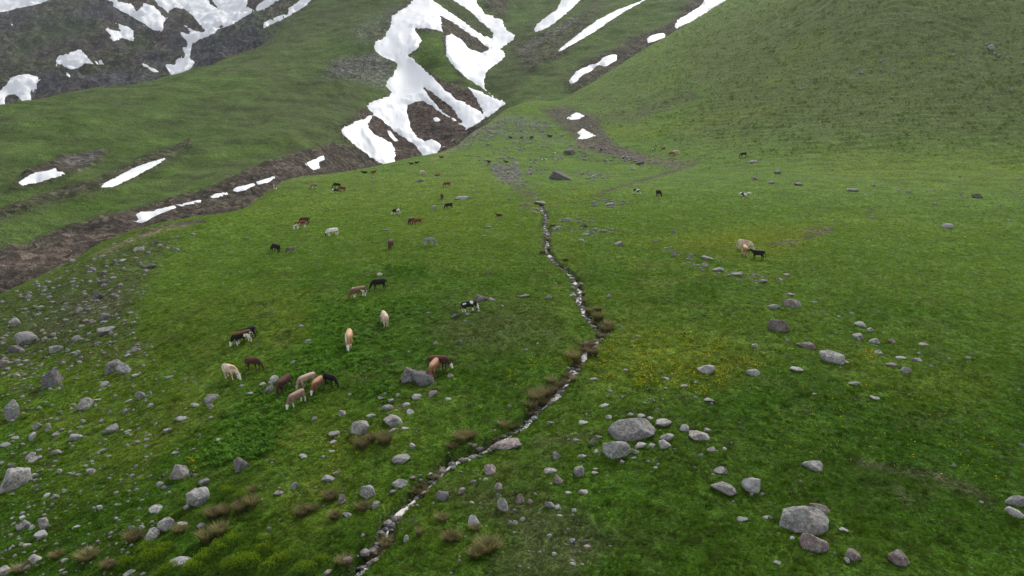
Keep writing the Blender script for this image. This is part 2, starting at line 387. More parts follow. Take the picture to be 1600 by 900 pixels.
COVER_B = [
    (P_, [(-300, 600), (-300, 430), (0, 398), (60, 378), (110, 352), (170, 338), (240, 318), (330, 296), (390, 268), (440, 250), (520, 226), (560, 232), (605, 258), (520, 290), (330, 350), (200, 420), (0, 600)], 0, 6, BROWN, .92),
    (P_, [(100, 372), (200, 345), (260, 335), (200, 380), (110, 400)], 0, 9, SOIL * .9, .6), (L_, [(0, 420), (60, 415), (110, 400)], 5, 8, np.array((.12, .085, .07)), .6),
    (L_, [(0, 352), (60, 345), (120, 335), (180, 318)], 3, 7, MID, .55),
    (P_, [(330, 290), (400, 262), (500, 228), (540, 225), (520, 245), (420, 280)], 0, 7, SOIL, .35),
    # two hollows with snow on the green hillside
    (P_, [(14, 298), (40, 270), (95, 245), (170, 234), (160, 252), (118, 272), (60, 292)], 0, 6, BROWN, .9), (P_, [(85, 262), (110, 244), (165, 236), (140, 262)], 0, 4, GREY, .5),
    (P_, [(-100, 350), (0, 330), (60, 306), (150, 282), (215, 250), (300, 218), (300, 230), (255, 256), (200, 286), (130, 306), (60, 325), (0, 345), (-100, 372)], 0, 8, BROWN, .75),
    (L_, [(90, 330), (180, 305), (280, 262), (400, 235), (500, 205)], 5, 10, MID * 1.15, .6),
    # long folds of the hillside: crest highlights painted into the colour, duller strips between
    (L_, [(0, 185), (130, 165), (300, 130), (400, 98), (470, 70), (540, 62), (580, 55)], 2, 5, PALE, .55),
    (L_, [(0, 235), (150, 205), (300, 165), (460, 105), (570, 84)], 3, 7, PALE, .35), (L_, [(100, 225), (260, 195), (420, 165), (540, 150)], 9, 16, DULL, .5), (L_, [(300, 165), (450, 130), (540, 125)], 8, 12, DULL, .5),
    (P_, [(505, 120), (520, 96), (580, 84), (616, 96), (618, 114), (600, 140), (560, 128)], 0, 9, GREY * .9, .75), (P_, [(545, 45), (590, 20), (640, 5), (600, 60), (560, 70)], 0, 14, GREY * .8, .5),
    (P_, [(520, 200), (560, 178), (605, 152), (612, 142), (590, 160), (560, 200), (540, 225)], 0, 6, BROWN, .8), (L_, [(590, 60), (612, 30), (640, 5)], 4, 6, BROWN, .7),
    (P_, [(440, 205), (520, 180), (560, 178), (530, 215), (470, 225)], 0, 10, HEATH, .6),
    (L_, [(380, 85), (430, 62), (490, 30)], 6, 9, DULL, .6), (P_, [(400, 80), (455, 40), (490, 0), (640, 0), (560, 40), (470, 70)], 0, 14, DULL, .45),
    # bare earth between the tongues of snow
    (P_, [(560, 175), (600, 170), (700, 130), (790, 160), (740, 210), (690, 245), (600, 262), (570, 215)], 0, 6, np.array((.085, .060, .052)), .95),
    (P_, [(640, 40), (700, 20), (775, 60), (770, 90), (740, 90), (720, 130), (690, 135), (640, 95)], 0, 5, BROWN, .85),
    (P_, [(648, 50), (690, 52), (697, 88), (722, 124), (700, 130), (664, 108), (642, 86), (656, 66)], 0, 4, MID * 1.1, .9),
    (P_, [(672, -20), (705, -20), (770, 45), (765, 60), (712, 24)], 0, 5, DULL, .85), (L_, [(700, 40), (760, 75)], 3, 5, BROWN, .7),
    (P_, [(745, -30), (800, -30), (790, 30), (765, 20)], 0, 7, BROWN, .8),
    (P_, [(760, 110), (800, 66), (830, 75), (840, 110), (790, 160), (765, 140)], 0, 10, HEATH * .8, .8),
    # back slope on the right with its strips of snow
    (P_, [(800, 70), (850, 50), (905, 30), (930, -10), (960, -10), (900, 60), (860, 90), (820, 110)], 0, 9, BROWN, .55), (L_, [(812, 82), (860, 55), (900, 30)], 4, 7, GREY, .6),
    (L_, [(835, 100), (870, 88), (905, 62)], 4, 7, BROWN, .75), (L_, [(905, 75), (960, 45), (1020, 10)], 8, 14, MID, .5),
    (P_, [(880, 135), (905, 105), (950, 82), (985, 60), (1050, 35), (1090, -10), (1150, -10), (1060, 60), (960, 112), (900, 145)], 0, 9, BROWN, .85),
    (P_, [(840, 20), (880, -10), (1000, -30), (960, 0), (900, 20)], 0, 15, DULL, .5), (P_, [(800, 160), (860, 110), (890, 100), (885, 130), (850, 165)], 0, 12, PALE, .4),
]
COVER_C = [
    (P_, [(-300, 180), (-300, -200), (700, -250), (700, 150), (300, 150), (0, 200)], 0, 10, BROWN * .8, .35),
    (P_, [(0, 92), (60, 60), (110, 30), (160, 40), (150, 55), (90, 75), (30, 105)], 0, 14, np.array((.04, .06, .022)), .85), (P_, [(190, 75), (215, 68), (250, 88), (240, 100), (205, 90)], 0, 6, np.array((.045, .065, .02)), .8),
    (P_, [(125, 118), (180, 108), (235, 118), (225, 126), (150, 124)], 0, 7, np.array((.05, .06, .025)), .7), (P_, [(25, 25), (110, 5), (160, 5), (100, 25), (40, 45)], 0, 9, np.array((.06, .07, .035)), .6),
    (P_, [(100, 35), (165, 5), (225, 35), (240, 60), (215, 58), (180, 35), (140, 40)], 0, 8, CRAG, .9), (P_, [(0, 30), (50, 22), (55, 42), (10, 60)], 0, 8, CRAG * 1.1, .7),
    (P_, [(120, 130), (170, 122), (240, 124), (258, 132), (200, 148), (140, 152)], 0, 5, CRAG, .95), (P_, [(45, 150), (70, 125), (115, 128), (130, 150), (60, 165)], 0, 6, CRAG * .9, .9),
    (P_, [(205, 88), (250, 90), (268, 110), (262, 125), (240, 112)], 0, 5, CRAG * .85, .9), (P_, [(262, 55), (290, 60), (290, 90), (272, 95), (255, 78)], 0, 6, CRAG, .9),
    (P_, [(296, 96), (300, 72), (340, 52), (410, 18), (420, 40), (410, 75), (330, 110), (295, 120)], 0, 5, CRAG, .92), (P_, [(330, 62), (380, 40), (410, 25), (400, 55), (350, 75)], 0, 8, np.array((.07, .08, .045)), .5),
    (P_, [(400, 30), (440, 5), (500, -30), (520, 10), (440, 60), (405, 70)], 0, 8, DULL, .7), (L_, [(425, 30), (450, 18)], 5, 6, BROWN, .8),
]
def cover(G, base_fn, brushes, seed):
    U, V, X, Y = (G[k].ravel() for k in 'UVXY')
    C = base_fn(X, Y, G['Z'].ravel(), G['R'].ravel())
    for bi, (kind, pts, hw, soft, colr, amt) in enumerate(brushes):
        pa = np.array(pts, float); m = hw + soft * 1.6 + 4
        b = (U > pa[:, 0].min() - m) & (U < pa[:, 0].max() + m) & (V > pa[:, 1].min() - m) & (V < pa[:, 1].max() + m)
        if not b.any(): continue
        u, v = U[b], V[b]; rr = np.maximum(G['R'].ravel()[b], 20)
        d = poly_sd(u, v, pts) if kind == P_ else line_d(u, v, pts) - hw
        w = rr * 0.011
        # ragged edges, from noise fixed to the ground
        d = d + soft * 0.75 * (fbm(X[b] / (w.mean() * 2.2), Y[b] / (w.mean() * 2.2), 4, seed + bi * 5, .6))
        k = (amt * (1 - sstep(-soft, soft, d)))[:, None]
        C[b] = C[b] * (1 - k) + colr * k
    return C
def base_a(x, y, z, r):
    n1 = fbm(x / 17, y / 17, 4, 101); n2 = fbm(x / 4.3, y / 4.3, 4, 107); n3 = fbm(x / 1.1, y / 1.1, 3, 113); n4 = fbm(x / 40, y / 40, 3, 117)
    a = sstep(-.35, .35, n1 + .3 * n2)[:, None]
    C = LUSH * (1 - a) + MID * a
    k = (.42 * sstep(.05, .5, n4 + .45 * n2))[:, None]; C = C * (1 - k) + YEL * k
    k = (.45 * sstep(.12, .55, n2 - .5 * n1))[:, None]; C = C * (1 - k) + DULL * k
    k = (.55 * sstep(.25, .6, n3 + .35 * n2))[:, None]; C = C * (1 - k) + DEEP * k
    k = (.5 * sstep(.36, .62, fbm(x / 2.0, y / 2.0, 4, 123)))[:, None]; C = C * (1 - k) + BROWN * 1.15 * k
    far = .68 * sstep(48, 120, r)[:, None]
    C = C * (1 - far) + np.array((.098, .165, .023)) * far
    d = stream_dist(x, y)
    k = (.9 * (1 - sstep(.2, .62, d + .3 * n3)))[:, None]; C = C * (1 - k) + BROWN * .6 * k
    return C
def base_b(x, y, z, r):
    n1 = fbm(x / 70, y / 70, 4, 201); n2 = fbm(x / 14, y / 14, 4, 207); n3 = fbm(x / 30, z / 5, 4, 211)
    a = sstep(-.3, .4, n1 + .4 * n2)[:, None]
    C = np.array((.082, .136, .027)) * (1 - a) + np.array((.084, .118, .035)) * a
    k = (.5 * sstep(.0, .5, n3))[:, None]; C = C * (1 - k) + DULL * k
    k = (.4 * sstep(.2, .5, n2))[:, None]; C = C * (1 - k) + HEATH * k
    return C
def base_c(x, y, z, r):
    n1 = fbm(x / 90, y / 90, 4, 301); n2 = fbm(x / 25, z / 14, 4, 307)
    a = sstep(-.25, .3, n1)[:, None]
    C = np.array((.048, .066, .026)) * (1 - a) + BROWN * .85 * a
    k = (.75 * sstep(.0, .35, n2))[:, None]; C = C * (1 - k) + CRAG * k
    return C
COL_A = cover(GA, base_a, COVER_A, 400); COL_B = cover(GB, base_b, COVER_B, 600); COL_C = cover(GC, base_c, COVER_C, 800)

def bareness(C): return 1 - sstep(.40, .50, C[:, 1] / (C.sum(1) + 1e-6))
BARE_A, BARE_B, BARE_C = bareness(COL_A), bareness(COL_B), bareness(COL_C)
def rough_up(G, bare, amp, sc, seed):
    x, y, z = G['X'], G['Y'], G['Z']
    rid = 1 - 2 * np.abs(fbm(x / sc, (y * .5 + z) / sc, 4, seed, .6)); n = fbm(x / (sc * .3), (y * .5 + z) / (sc * .3), 3, seed + 9, .65)
    G['Z'] = z + bare.reshape(z.shape) * amp * (rid + .7 * n); G['U'], G['V'] = project(x, y, G['Z'])
rough_up(GB, BARE_B, 1.5, 16, 951); rough_up(GC, BARE_C, 10.0, 60, 971); rough_up(GC, BARE_C, 4.0, 17, 981)
def ground_mat(name, near):
    m, nt, b = new_mat(name, .95, .08)
    geo = N(nt, 'ShaderNodeNewGeometry'); pos = geo.outputs['Position']
    at = N(nt, 'ShaderNodeAttribute'); at.attribute_name = 'cover'
    ba = N(nt, 'ShaderNodeAttribute'); ba.attribute_name = 'bare'
    sc = (lambda s: s) if near else (lambda s: s * (.30 if name != 'mountain_ground' else .12))
    f1 = tex_noise(nt, pos, sc(6.0), 4, .72); f2 = tex_noise(nt, pos, sc(1.5), 5, .68); f3 = tex_noise(nt, pos, sc(.28), 5, .6)
    # streaks along the contours
    mp = N(nt, 'ShaderNodeMapping'); mp.inputs['Scale'].default_value = (.16, .16, .95) if near else (.05, .05, .22); nt.links.new(pos, mp.inputs['Vector'])
    f4 = tex_noise(nt, mp.outputs[0], 1.0, 5, .7)
    c = mixc(nt, 1.0, at.outputs['Color'], ramp(nt, f1, [(.28, .42), (.5, 1.0), (.74, 1.65)]), 'MULTIPLY')
    c = mixc(nt, 1.0, c, ramp(nt, f2, [(.3, .45), (.5, 1.0), (.72, 1.6)] if near else [(.3, .66), (.5, 1.0), (.72, 1.36)]), 'MULTIPLY')
    c = mixc(nt, 1.0, c, ramp(nt, f3, [(.3, .78), (.5, 1.0), (.7, 1.22)]), 'MULTIPLY')
    c = mixc(nt, 1.0, c, ramp(nt, f4, [(.32, .76), (.5, 1.0), (.7, 1.2)] if near else [(.32, .60), (.5, 1.0), (.7, 1.35)]), 'MULTIPLY')
    # stones and clods where the ground is bare
    vo = N(nt, 'ShaderNodeTexVoronoi'); vo.inputs['Scale'].default_value = sc(2.2); nt.links.new(pos, vo.inputs['Vector'])
    st = ramp(nt, vo.outputs['Color'], [(.2, .45), (.55, 1.0), (.85, 2.1)])
    c = mixc(nt, math_n(nt, 'MULTIPLY', ba.outputs['Fac'], .75), c, mixc(nt, 1.0, c, st, 'MULTIPLY'))
    nt.links.new(c, b.inputs['Base Color'])
    h = math_n(nt, 'ADD', math_n(nt, 'ADD', f2, math_n(nt, 'MULTIPLY', f1, .6)), math_n(nt, 'MULTIPLY', f4, .8))
    bump(nt, b, h, .75, .35 if near else 2.2)
    return m
MAT_A = ground_mat('alpine_turf', True); MAT_B = ground_mat('hill_turf', False); MAT_C = ground_mat('mountain_ground', False)

def terrain(name, G, Cc, bare, mat, keep=None):
    co = np.stack([G['X'].ravel(), G['Y'].ravel(), G['Z'].ravel()], 1)
    F = grid_faces(G['X'].shape, keep)
    co, F, (c, bb) = compact(co, F, (Cc, bare))
    me = raw_mesh(name, co, F[:, ::-1]); col_attr(me, 'cover', c); me.attributes.new('bare', 'FLOAT', 'POINT').data.foreach_set('value', bb.astype(np.float32))
    o = mesh_obj(name, me, mat); tag(o, kind='structure'); return o
meadow = terrain('meadow', GA, COL_A, BARE_A, MAT_A)
tag(meadow, 'green grazing slope strewn with stones, running up the valley')
# the hillside starts behind the crest of the meadow
_ku = np.array([-64, -36.9, -19.1, -10.6, 0, 10.6, 18, 50.]); _kr = np.array([118, 122, 190, 300, 375, 385, 420, 520.])
_rm = np.interp(np.degrees(GB['TH']), _ku, _kr); _kb = (GB['R'] > _rm)[:-1, :-1]
hillside = terrain('hillside', GB, COL_B, BARE_B, MAT_B, _kb); tag(hillside, 'green hillside beyond the gully with bare brown banks and snow')
mountain = terrain('mountain', GC, COL_C, BARE_C, MAT_C); tag(mountain, 'distant dark rocky mountain flank streaked with snow')

# ------------------------------------------------------------------ snow
def snow_mat():
    m, nt, b = new_mat('old_snow', .55, .3)
    pos = N(nt, 'ShaderNodeNewGeometry').outputs['Position']
    mp = N(nt, 'ShaderNodeMapping'); mp.inputs['Scale'].default_value = (.5, .05, .05); nt.links.new(pos, mp.inputs['Vector'])
    d = tex_noise(nt, mp.outputs[0], 1.0, 6, .65); d2 = tex_noise(nt, pos, .05, 4, .6)
    c = mixc(nt, math_n(nt, 'MULTIPLY', ramp(nt, d, [(.52, 0.0), (.80, .50)]), ramp(nt, d2, [(.46, 0.0), (.66, 1.0)])), (.76, .765, .775), (.46, .41, .36))
    nt.links.new(c, b.inputs['Base Color'])
    bump(nt, b, tex_noise(nt, pos, .12, 4, .5), .3, .8)
    return m
MAT_SNOW = snow_mat()
for G_ in (GA, GB, GC):
    zs = G_['Z'].copy()
    for _ in range(14): zs[1:-1, 1:-1] = .2 * (zs[1:-1, 1:-1] + zs[:-2, 1:-1] + zs[2:, 1:-1] + zs[1:-1, :-2] + zs[1:-1, 2:])
    G_['ZS'] = zs
SNOW_PX = []
def snow(G, outer, label, holes=(), thick=None, rag=2.2, group='snow patches'):
    SNOW_PX.append((G is GB, outer, holes))
    U, V = G['U'], G['V']; pa = np.array(outer, float); mg = 7
    cand = (U > pa[:, 0].min() - mg) & (U < pa[:, 0].max() + mg) & (V > pa[:, 1].min() - mg) & (V < pa[:, 1].max() + mg) & G['vis']
    sd = np.full(U.shape, 99.0); u, v = U[cand], V[cand]; rr = G['R'][cand]
    s = poly_sd(u, v, outer)
    for h in holes: s = np.maximum(s, -poly_sd(u, v, h))
    w = float(np.mean(rr)) / FPX
    s = s + rag * 1.5 * fbm(G['X'][cand] / (w * 13), (G['Y'][cand] * .5 + G['Z'][cand]) / (w * 13), 5, 901, .75)
    sd[cand] = s
    th = thick or float(np.clip(np.mean(rr) * .0010, .22, 1.3))
    off = np.where(sd < 0, th * (1 - np.exp(sd / 3.0)), -np.minimum(sd, 5) * th * .45)
    quad = lambda A, f: f(f(A[:-1, :-1], A[:-1, 1:]), f(A[1:, 1:], A[1:, :-1]))
    keep = (quad(sd, np.minimum) < 1.5) & (quad(sd, np.maximum) < 90)
    if not keep.any(): print('no snow for', label); return None
    if keep.sum() < 4000:                        # one patch is one piece: stray flecks are dropped
        left = set(map(tuple, np.argwhere(keep))); best = set()
        while left:
            st = [left.pop()]; comp = set(st)
            while st:
                i, j = st.pop()
                for q in ((i + 1, j), (i - 1, j), (i, j + 1), (i, j - 1)):
                    if q in left: left.remove(q); comp.add(q); st.append(q)
            if len(comp) > len(best): best = comp
        keep = np.zeros_like(keep); bi = np.array(sorted(best)); keep[bi[:, 0], bi[:, 1]] = True
    F = grid_faces(U.shape, keep)
    deep = sstep(0, 7, -sd)
    zsn = (G['Z'] + off) * (1 - deep) + (np.maximum(G['ZS'], G['Z']) + 1.1 * off) * deep
    co = np.stack([G['X'].ravel(), G['Y'].ravel(), zsn.ravel()], 1)
    co, F, _ = compact(co, F)
    me = raw_mesh('snow_patch', co, F[:, ::-1])
    o = mesh_obj('snow_patch', me, MAT_SNOW)
    return tag(o, label, 'snow patch', group)
MAIN = [(646, -30), (646, 0), (636, 10), (612, 25), (611, 37), (607, 47), (600, 59), (585, 66), (584, 75), (591, 85), (607, 92), (620, 99), (621, 105), (615, 112), (615, 118), (607, 122), (601, 134), (612, 144),
        (607, 151), (585, 157), (572, 165), (584, 179), (575, 182), (547, 194), (532, 202), (536, 212), (550, 222), (560, 232), (597, 256), (630, 262), (672, 250), (690, 232), (700, 224), (731, 201), (760, 185), (772, 175), (790, 162),
        (785, 157), (772, 154), (767, 147), (757, 136), (756, 127), (760, 112), (775, 100), (790, 87), (787, 81), (781, 77), (790, 70), (803, 63), (803, 55), (790, 45), (785, 32), (772, 26), (758, 22), (748, 10), (744, 0), (744, -30)]
HOLES = [
    [(675, -30), (675, 0), (692, 12), (712, 25), (735, 42), (755, 56), (768, 60), (771, 52), (765, 45), (750, 32), (732, 15), (707, 0), (707, -30)],
    [(645, 45), (662, 44), (691, 49), (688, 25), (694, 27), (710, 36), (732, 52), (750, 64), (766, 77), (752, 82), (735, 77), (720, 62), (705, 53), (697, 56), (696, 72), (697, 87), (710, 105), (727, 120), (750, 137), (770, 150), (766, 151), (746, 142), (732, 136),
     (747, 160), (757, 180), (745, 172), (725, 160), (712, 154), (695, 140), (677, 122), (660, 105), (637, 85), (650, 80), (659, 62), (652, 52)],
    [(662, 137), (677, 145), (695, 160), (710, 172), (717, 185), (727, 197), (712, 187), (697, 179), (682, 165), (670, 150)],
    [(637, 164), (660, 157), (675, 165), (695, 180), (715, 192), (731, 201), (700, 226), (689, 232), (686, 222), (675, 217), (665, 221), (652, 215), (641, 200), (640, 187), (635, 175)],
    [(579, 186), (585, 180), (600, 190), (617, 205), (637, 220), (647, 226), (661, 243), (640, 262), (617, 262), (618, 238), (612, 224), (600, 217), (590, 212), (580, 207), (575, 195)],
]
snow(GB, MAIN, 'largest white snowfield filling the branching gullies above the meadow', HOLES, rag=3.2)
snow(GB, [(675, 184), (683, 183), (690, 189), (680, 190)], 'tiny snow scrap on the bare brown slope amid the largest snowfield', rag=.8)
snow(GB, [(604, 202), (610, 205), (622, 220), (617, 222), (608, 212)], 'thin snow sliver on brown earth beside the foot of the largest snowfield', rag=.8)
snow(GB, [(880, -12), (915, -12), (907, 0), (895, 12), (877, 27), (860, 40), (847, 47), (836, 51), (835, 45), (840, 37), (855, 25), (870, 15), (875, 5)], 'blunt snow strip slanting just right of the largest snowfield')
snow(GB, [(1000, 2), (1015, -8), (1008, 0), (975, 19), (950, 35), (925, 52), (900, 66), (875, 81), (866, 84), (882, 70), (907, 50), (932, 32), (960, 17)], 'longest and thinnest snow strip slanting across the back slope', rag=1.3)
snow(GB, [(1100, 0), (1140, -14), (1150, -6), (1136, 0), (1115, 12), (1095, 27), (1072, 37), (1060, 44), (1053, 41), (1060, 30), (1077, 20), (1097, 8)], 'wide snow strip at the top edge above the long right slope')
snow(GB, [(1011, 60), (1020, 54), (1040, 50), (1039, 59), (1025, 64), (1012, 68)], 'small oval snow patch between two longer strips on the back slope', rag=1.2)
snow(GB, [(952, 85), (964, 86), (964, 94), (947, 104), (934, 102), (922, 112), (907, 120), (900, 129), (892, 132), (889, 126), (900, 112), (915, 104), (935, 97), (942, 90)], 'lumpy snow strip lowest on the back slope, on brown earth', rag=1.6)
snow(GA, [(884, 185), (900, 175), (914, 181), (905, 186), (892, 188)], 'upper of two small snow patches in the scree at the valley head', rag=1.0)
snow(GA, [(910, 201), (931, 212), (915, 217), (900, 218), (907, 212), (902, 207)], 'lower of two small snow patches in the scree at the valley head', rag=1.0)
snow(GB, [(21, 294), (30, 284), (50, 271), (80, 265), (89, 262), (87, 267), (115, 269), (82, 279), (55, 286)], 'snow patch in a brown hollow at the left of the green hillside', rag=1.5)
snow(GB, [(152, 294), (165, 285), (190, 272), (215, 260), (240, 251), (263, 245), (252, 254), (212, 276), (175, 293)], 'long narrow snow patch in a streak of bare earth on the hillside', rag=1.3)
snow(GB, [(207, 345), (217, 344), (212, 335), (220, 331), (237, 330), (250, 326), (270, 321), (314, 312), (314, 316), (275, 325), (250, 334), (222, 349)], 'ragged snow strip on the floor of the brown gully', rag=1.2, thick=.5)
snow(GB, [(327, 307), (337, 302), (355, 300), (357, 304), (345, 308), (332, 310)], 'short snow remnant in the gully, next to the ragged strip', rag=.8, thick=.45)
snow(GB, [(362, 297), (370, 292), (397, 286), (399, 289), (384, 297), (370, 300)], 'middle snow remnant of the chain along the brown gully', rag=.8, thick=.45)
snow(GB, [(400, 284), (415, 279), (431, 274), (430, 279), (417, 286), (402, 289)], 'last snow remnant of the chain along the brown gully, uphill end', rag=.8, thick=.45)
snow(GB, [(475, 256), (490, 249), (506, 242), (507, 250), (496, 255), (501, 263), (490, 266)], 'angular snow patch on the brown gully bank above lying cattle', rag=1.0)
snow(GC, [(411, 46), (412, 35), (432, 26), (442, 22), (450, 24), (451, 12), (467, 2), (480, -10), (495, -10), (487, 0), (477, 10), (457, 22), (442, 30), (427, 37)], 'snow tongue slanting just above the crest of the green hillside', rag=1.5)
snow(GC, [(398, 20), (420, 11), (440, -2), (425, -6), (402, 7)], 'narrow snow streak at the top edge beside the slanting tongue', rag=.3)
snow(GC, [(160, -12), (166, 2), (187, 3), (207, 7), (212, 15), (207, 21), (218, 14), (225, 5), (242, 10), (252, 22), (261, 30), (255, 37), (256, 50), (240, 47), (215, 32), (195, 20), (175, 9), (190, -12)], 'large ragged snow patch high on the rocky mountain', rag=2)
snow(GC, [(235, -12), (247, 9), (263, 20), (272, 12), (288, 14), (300, 24), (312, 38), (324, 52), (305, 48), (297, 44), (283, 36), (296, 48), (297, 54), (278, 48), (292, 66), (292, 73), (285, 73), (289, 86), (287, 91), (274, 91), (275, 102), (256, 99), (270, 122), (258, 132), (300, 121),
          (293, 112), (305, 99), (296, 90), (300, 70), (315, 61), (337, 52), (340, 46), (362, 39), (375, 31), (400, 17), (386, 11), (390, -12)], 'big snowfield draining into a narrow couloir on the rocky mountain', [[(322, -12), (328, 6), (344, 16), (333, 4), (330, -12)], [(262, 14), (270, 18), (266, 22)]], rag=2)
snow(GC, [(157, 39), (172, 46), (189, 49), (179, 35), (195, 40), (209, 47), (207, 55), (211, 60), (207, 66), (190, 59), (185, 64), (172, 65), (170, 59), (175, 57)], 'forked snow patch below a grey crag on the rocky mountain', rag=1.4)
snow(GC, [(86, 95), (92, 86), (127, 78), (134, 86), (142, 95), (176, 97), (165, 101), (147, 101), (132, 100), (127, 106), (110, 109), (100, 104), (87, 99)], 'snow patch with a thin tail low on the rocky mountain', rag=1.4)
snow(GC, [(-40, 150), (0, 142), (15, 125), (27, 117), (46, 116), (66, 123), (57, 129), (59, 137), (47, 145), (51, 161), (40, 164), (32, 156), (22, 147), (12, 149), (6, 157), (10, 167), (-10, 176), (-40, 180)], 'jagged snow patch at the left edge just above the green crest', rag=1.6)
snow(GC, [(-40, -12), (100, -12), (77, 0), (62, 6), (25, 14), (0, 20), (-40, 26)], 'snow patch in the top left corner of the picture', rag=1.5)
snow(GC, [(220, 98), (230, 101), (250, 112), (240, 113), (225, 105)], 'little slanting snow scrap beside the couloir', rag=.8)
snow(GC, [(96, 110), (107, 114), (112, 122), (105, 120)], 'tiny snow streak under the patch with a thin tail', rag=.6)
snow(GC, [(123, 139), (132, 143), (141, 150), (130, 150)], 'tiny snow streak at the foot of the dark crags', rag=.6)
snow(GC, [(11, 36), (18, 36), (24, 40), (15, 41)], 'tiny snow dot under the top left snow patch', rag=.6)

# ================================================================== ROCKS
def rock_mesh(name, seed, sub, cuts, rough=.05, hmin=.50):
    rg = np.random.default_rng(seed)
    bm = bmesh.new(); bmesh.ops.create_icosphere(bm, subdivisions=sub, radius=1.0)
    me = bpy.data.meshes.new(name); bm.to_mesh(me); bm.free()
    co = np.empty(len(me.vertices) * 3, np.float32); me.vertices.foreach_get('co', co); co = co.reshape(-1, 3).astype(float)
    co[:, 2] = np.sign(co[:, 2]) * np.abs(co[:, 2]) ** .9
    co *= 1.25
    n = rg.normal(size=(cuts, 3)); n /= np.linalg.norm(n, axis=1)[:, None]
    for k in range(cuts):
        h = rg.uniform(hmin, .92); d = co @ n[k] - h
        co -= np.where(d > 0, d * .94, 0)[:, None] * n[k]
    s = seed * 3.7
    for fr, am in ((1.3, rough * 1.6), (3.1, rough), (7.0, rough * .45), (15., rough * .22)):
        dv = np.array([mnoise.noise_vector(Vector((p[0] * fr + s, p[1] * fr, p[2] * fr))) for p in co]); co += dv * am
    co /= np.maximum(np.abs(co).max(0), .2)
    me.vertices.foreach_set('co', co.astype(np.float32).ravel())
    me.polygons.foreach_set('use_smooth', np.full(len(me.polygons), True)); me.update()
    return me
def rock_mat(name, base, dark, lichen, amt):
    m, nt, b = new_mat(name, .9, .2)
    tc = N(nt, 'ShaderNodeTexCoord'); oi = N(nt, 'ShaderNodeObjectInfo')
    ad = N(nt, 'ShaderNodeVectorMath', operation='ADD'); geo = N(nt, 'ShaderNodeNewGeometry')
    mu = N(nt, 'ShaderNodeVectorMath', operation='SCALE'); nt.links.new(oi.outputs['Random'], mu.inputs['Scale']); mu.inputs[0].default_value = (37, 91, 53)
    nt.links.new(geo.outputs['Position'], ad.inputs[0]); nt.links.new(mu.outputs[0], ad.inputs[1]); P = ad.outputs[0]
    f1 = tex_noise(nt, P, 1.7, 6, .7); f2 = tex_noise(nt, P, 5.5, 5, .72); f3 = tex_noise(nt, P, 13, 4, .75); f5 = tex_noise(nt, P, .8, 3, .5)
    c = mixc(nt, ramp(nt, f1, [(.38, 0.0), (.60, 1.0)]), dark, base)
    c = mixc(nt, math_n(nt, 'MULTIPLY', ramp(nt, f5, [(.45, 0.0), (.62, 1.0)]), .5), c, mixc(nt, 1.0, c, (1.12, .88, .82), 'MULTIPLY'))
    c = mixc(nt, math_n(nt, 'MULTIPLY', ramp(nt, f2, [(.50, 0.0), (.58, 1.0)]), amt), c, lichen)
    c = mixc(nt, ramp(nt, f3, [(.55, 0.0), (.66, .85)]), c, (.05, .05, .052))
    c = mixc(nt, 1.0, c, ramp(nt, oi.outputs['Random'], [(0.0, .60), (1.0, 1.1)]), 'MULTIPLY')
    nt.links.new(c, b.inputs['Base Color'])
    bump(nt, b, math_n(nt, 'ADD', f1, math_n(nt, 'MULTIPLY', f2, .6)), 1.0, .16)
    return m
ROCK = {'g': rock_mat('grey_lichen_rock', (.34, .335, .325), (.16, .155, .155), (.46, .47, .40), .8),
        'p': rock_mat('pale_rock', (.44, .44, .43), (.26, .26, .255), (.46, .47, .42), .7),
        'b': rock_mat('reddish_rock', (.31, .25, .235), (.16, .13, .125), (.40, .38, .34), .7),
        'd': rock_mat('dark_rock', (.19, .18, .178), (.075, .072, .073), (.30, .30, .27), .6)}
TONE = {'g': 'grey', 'p': 'pale', 'b': 'reddish', 'd': 'dark'}
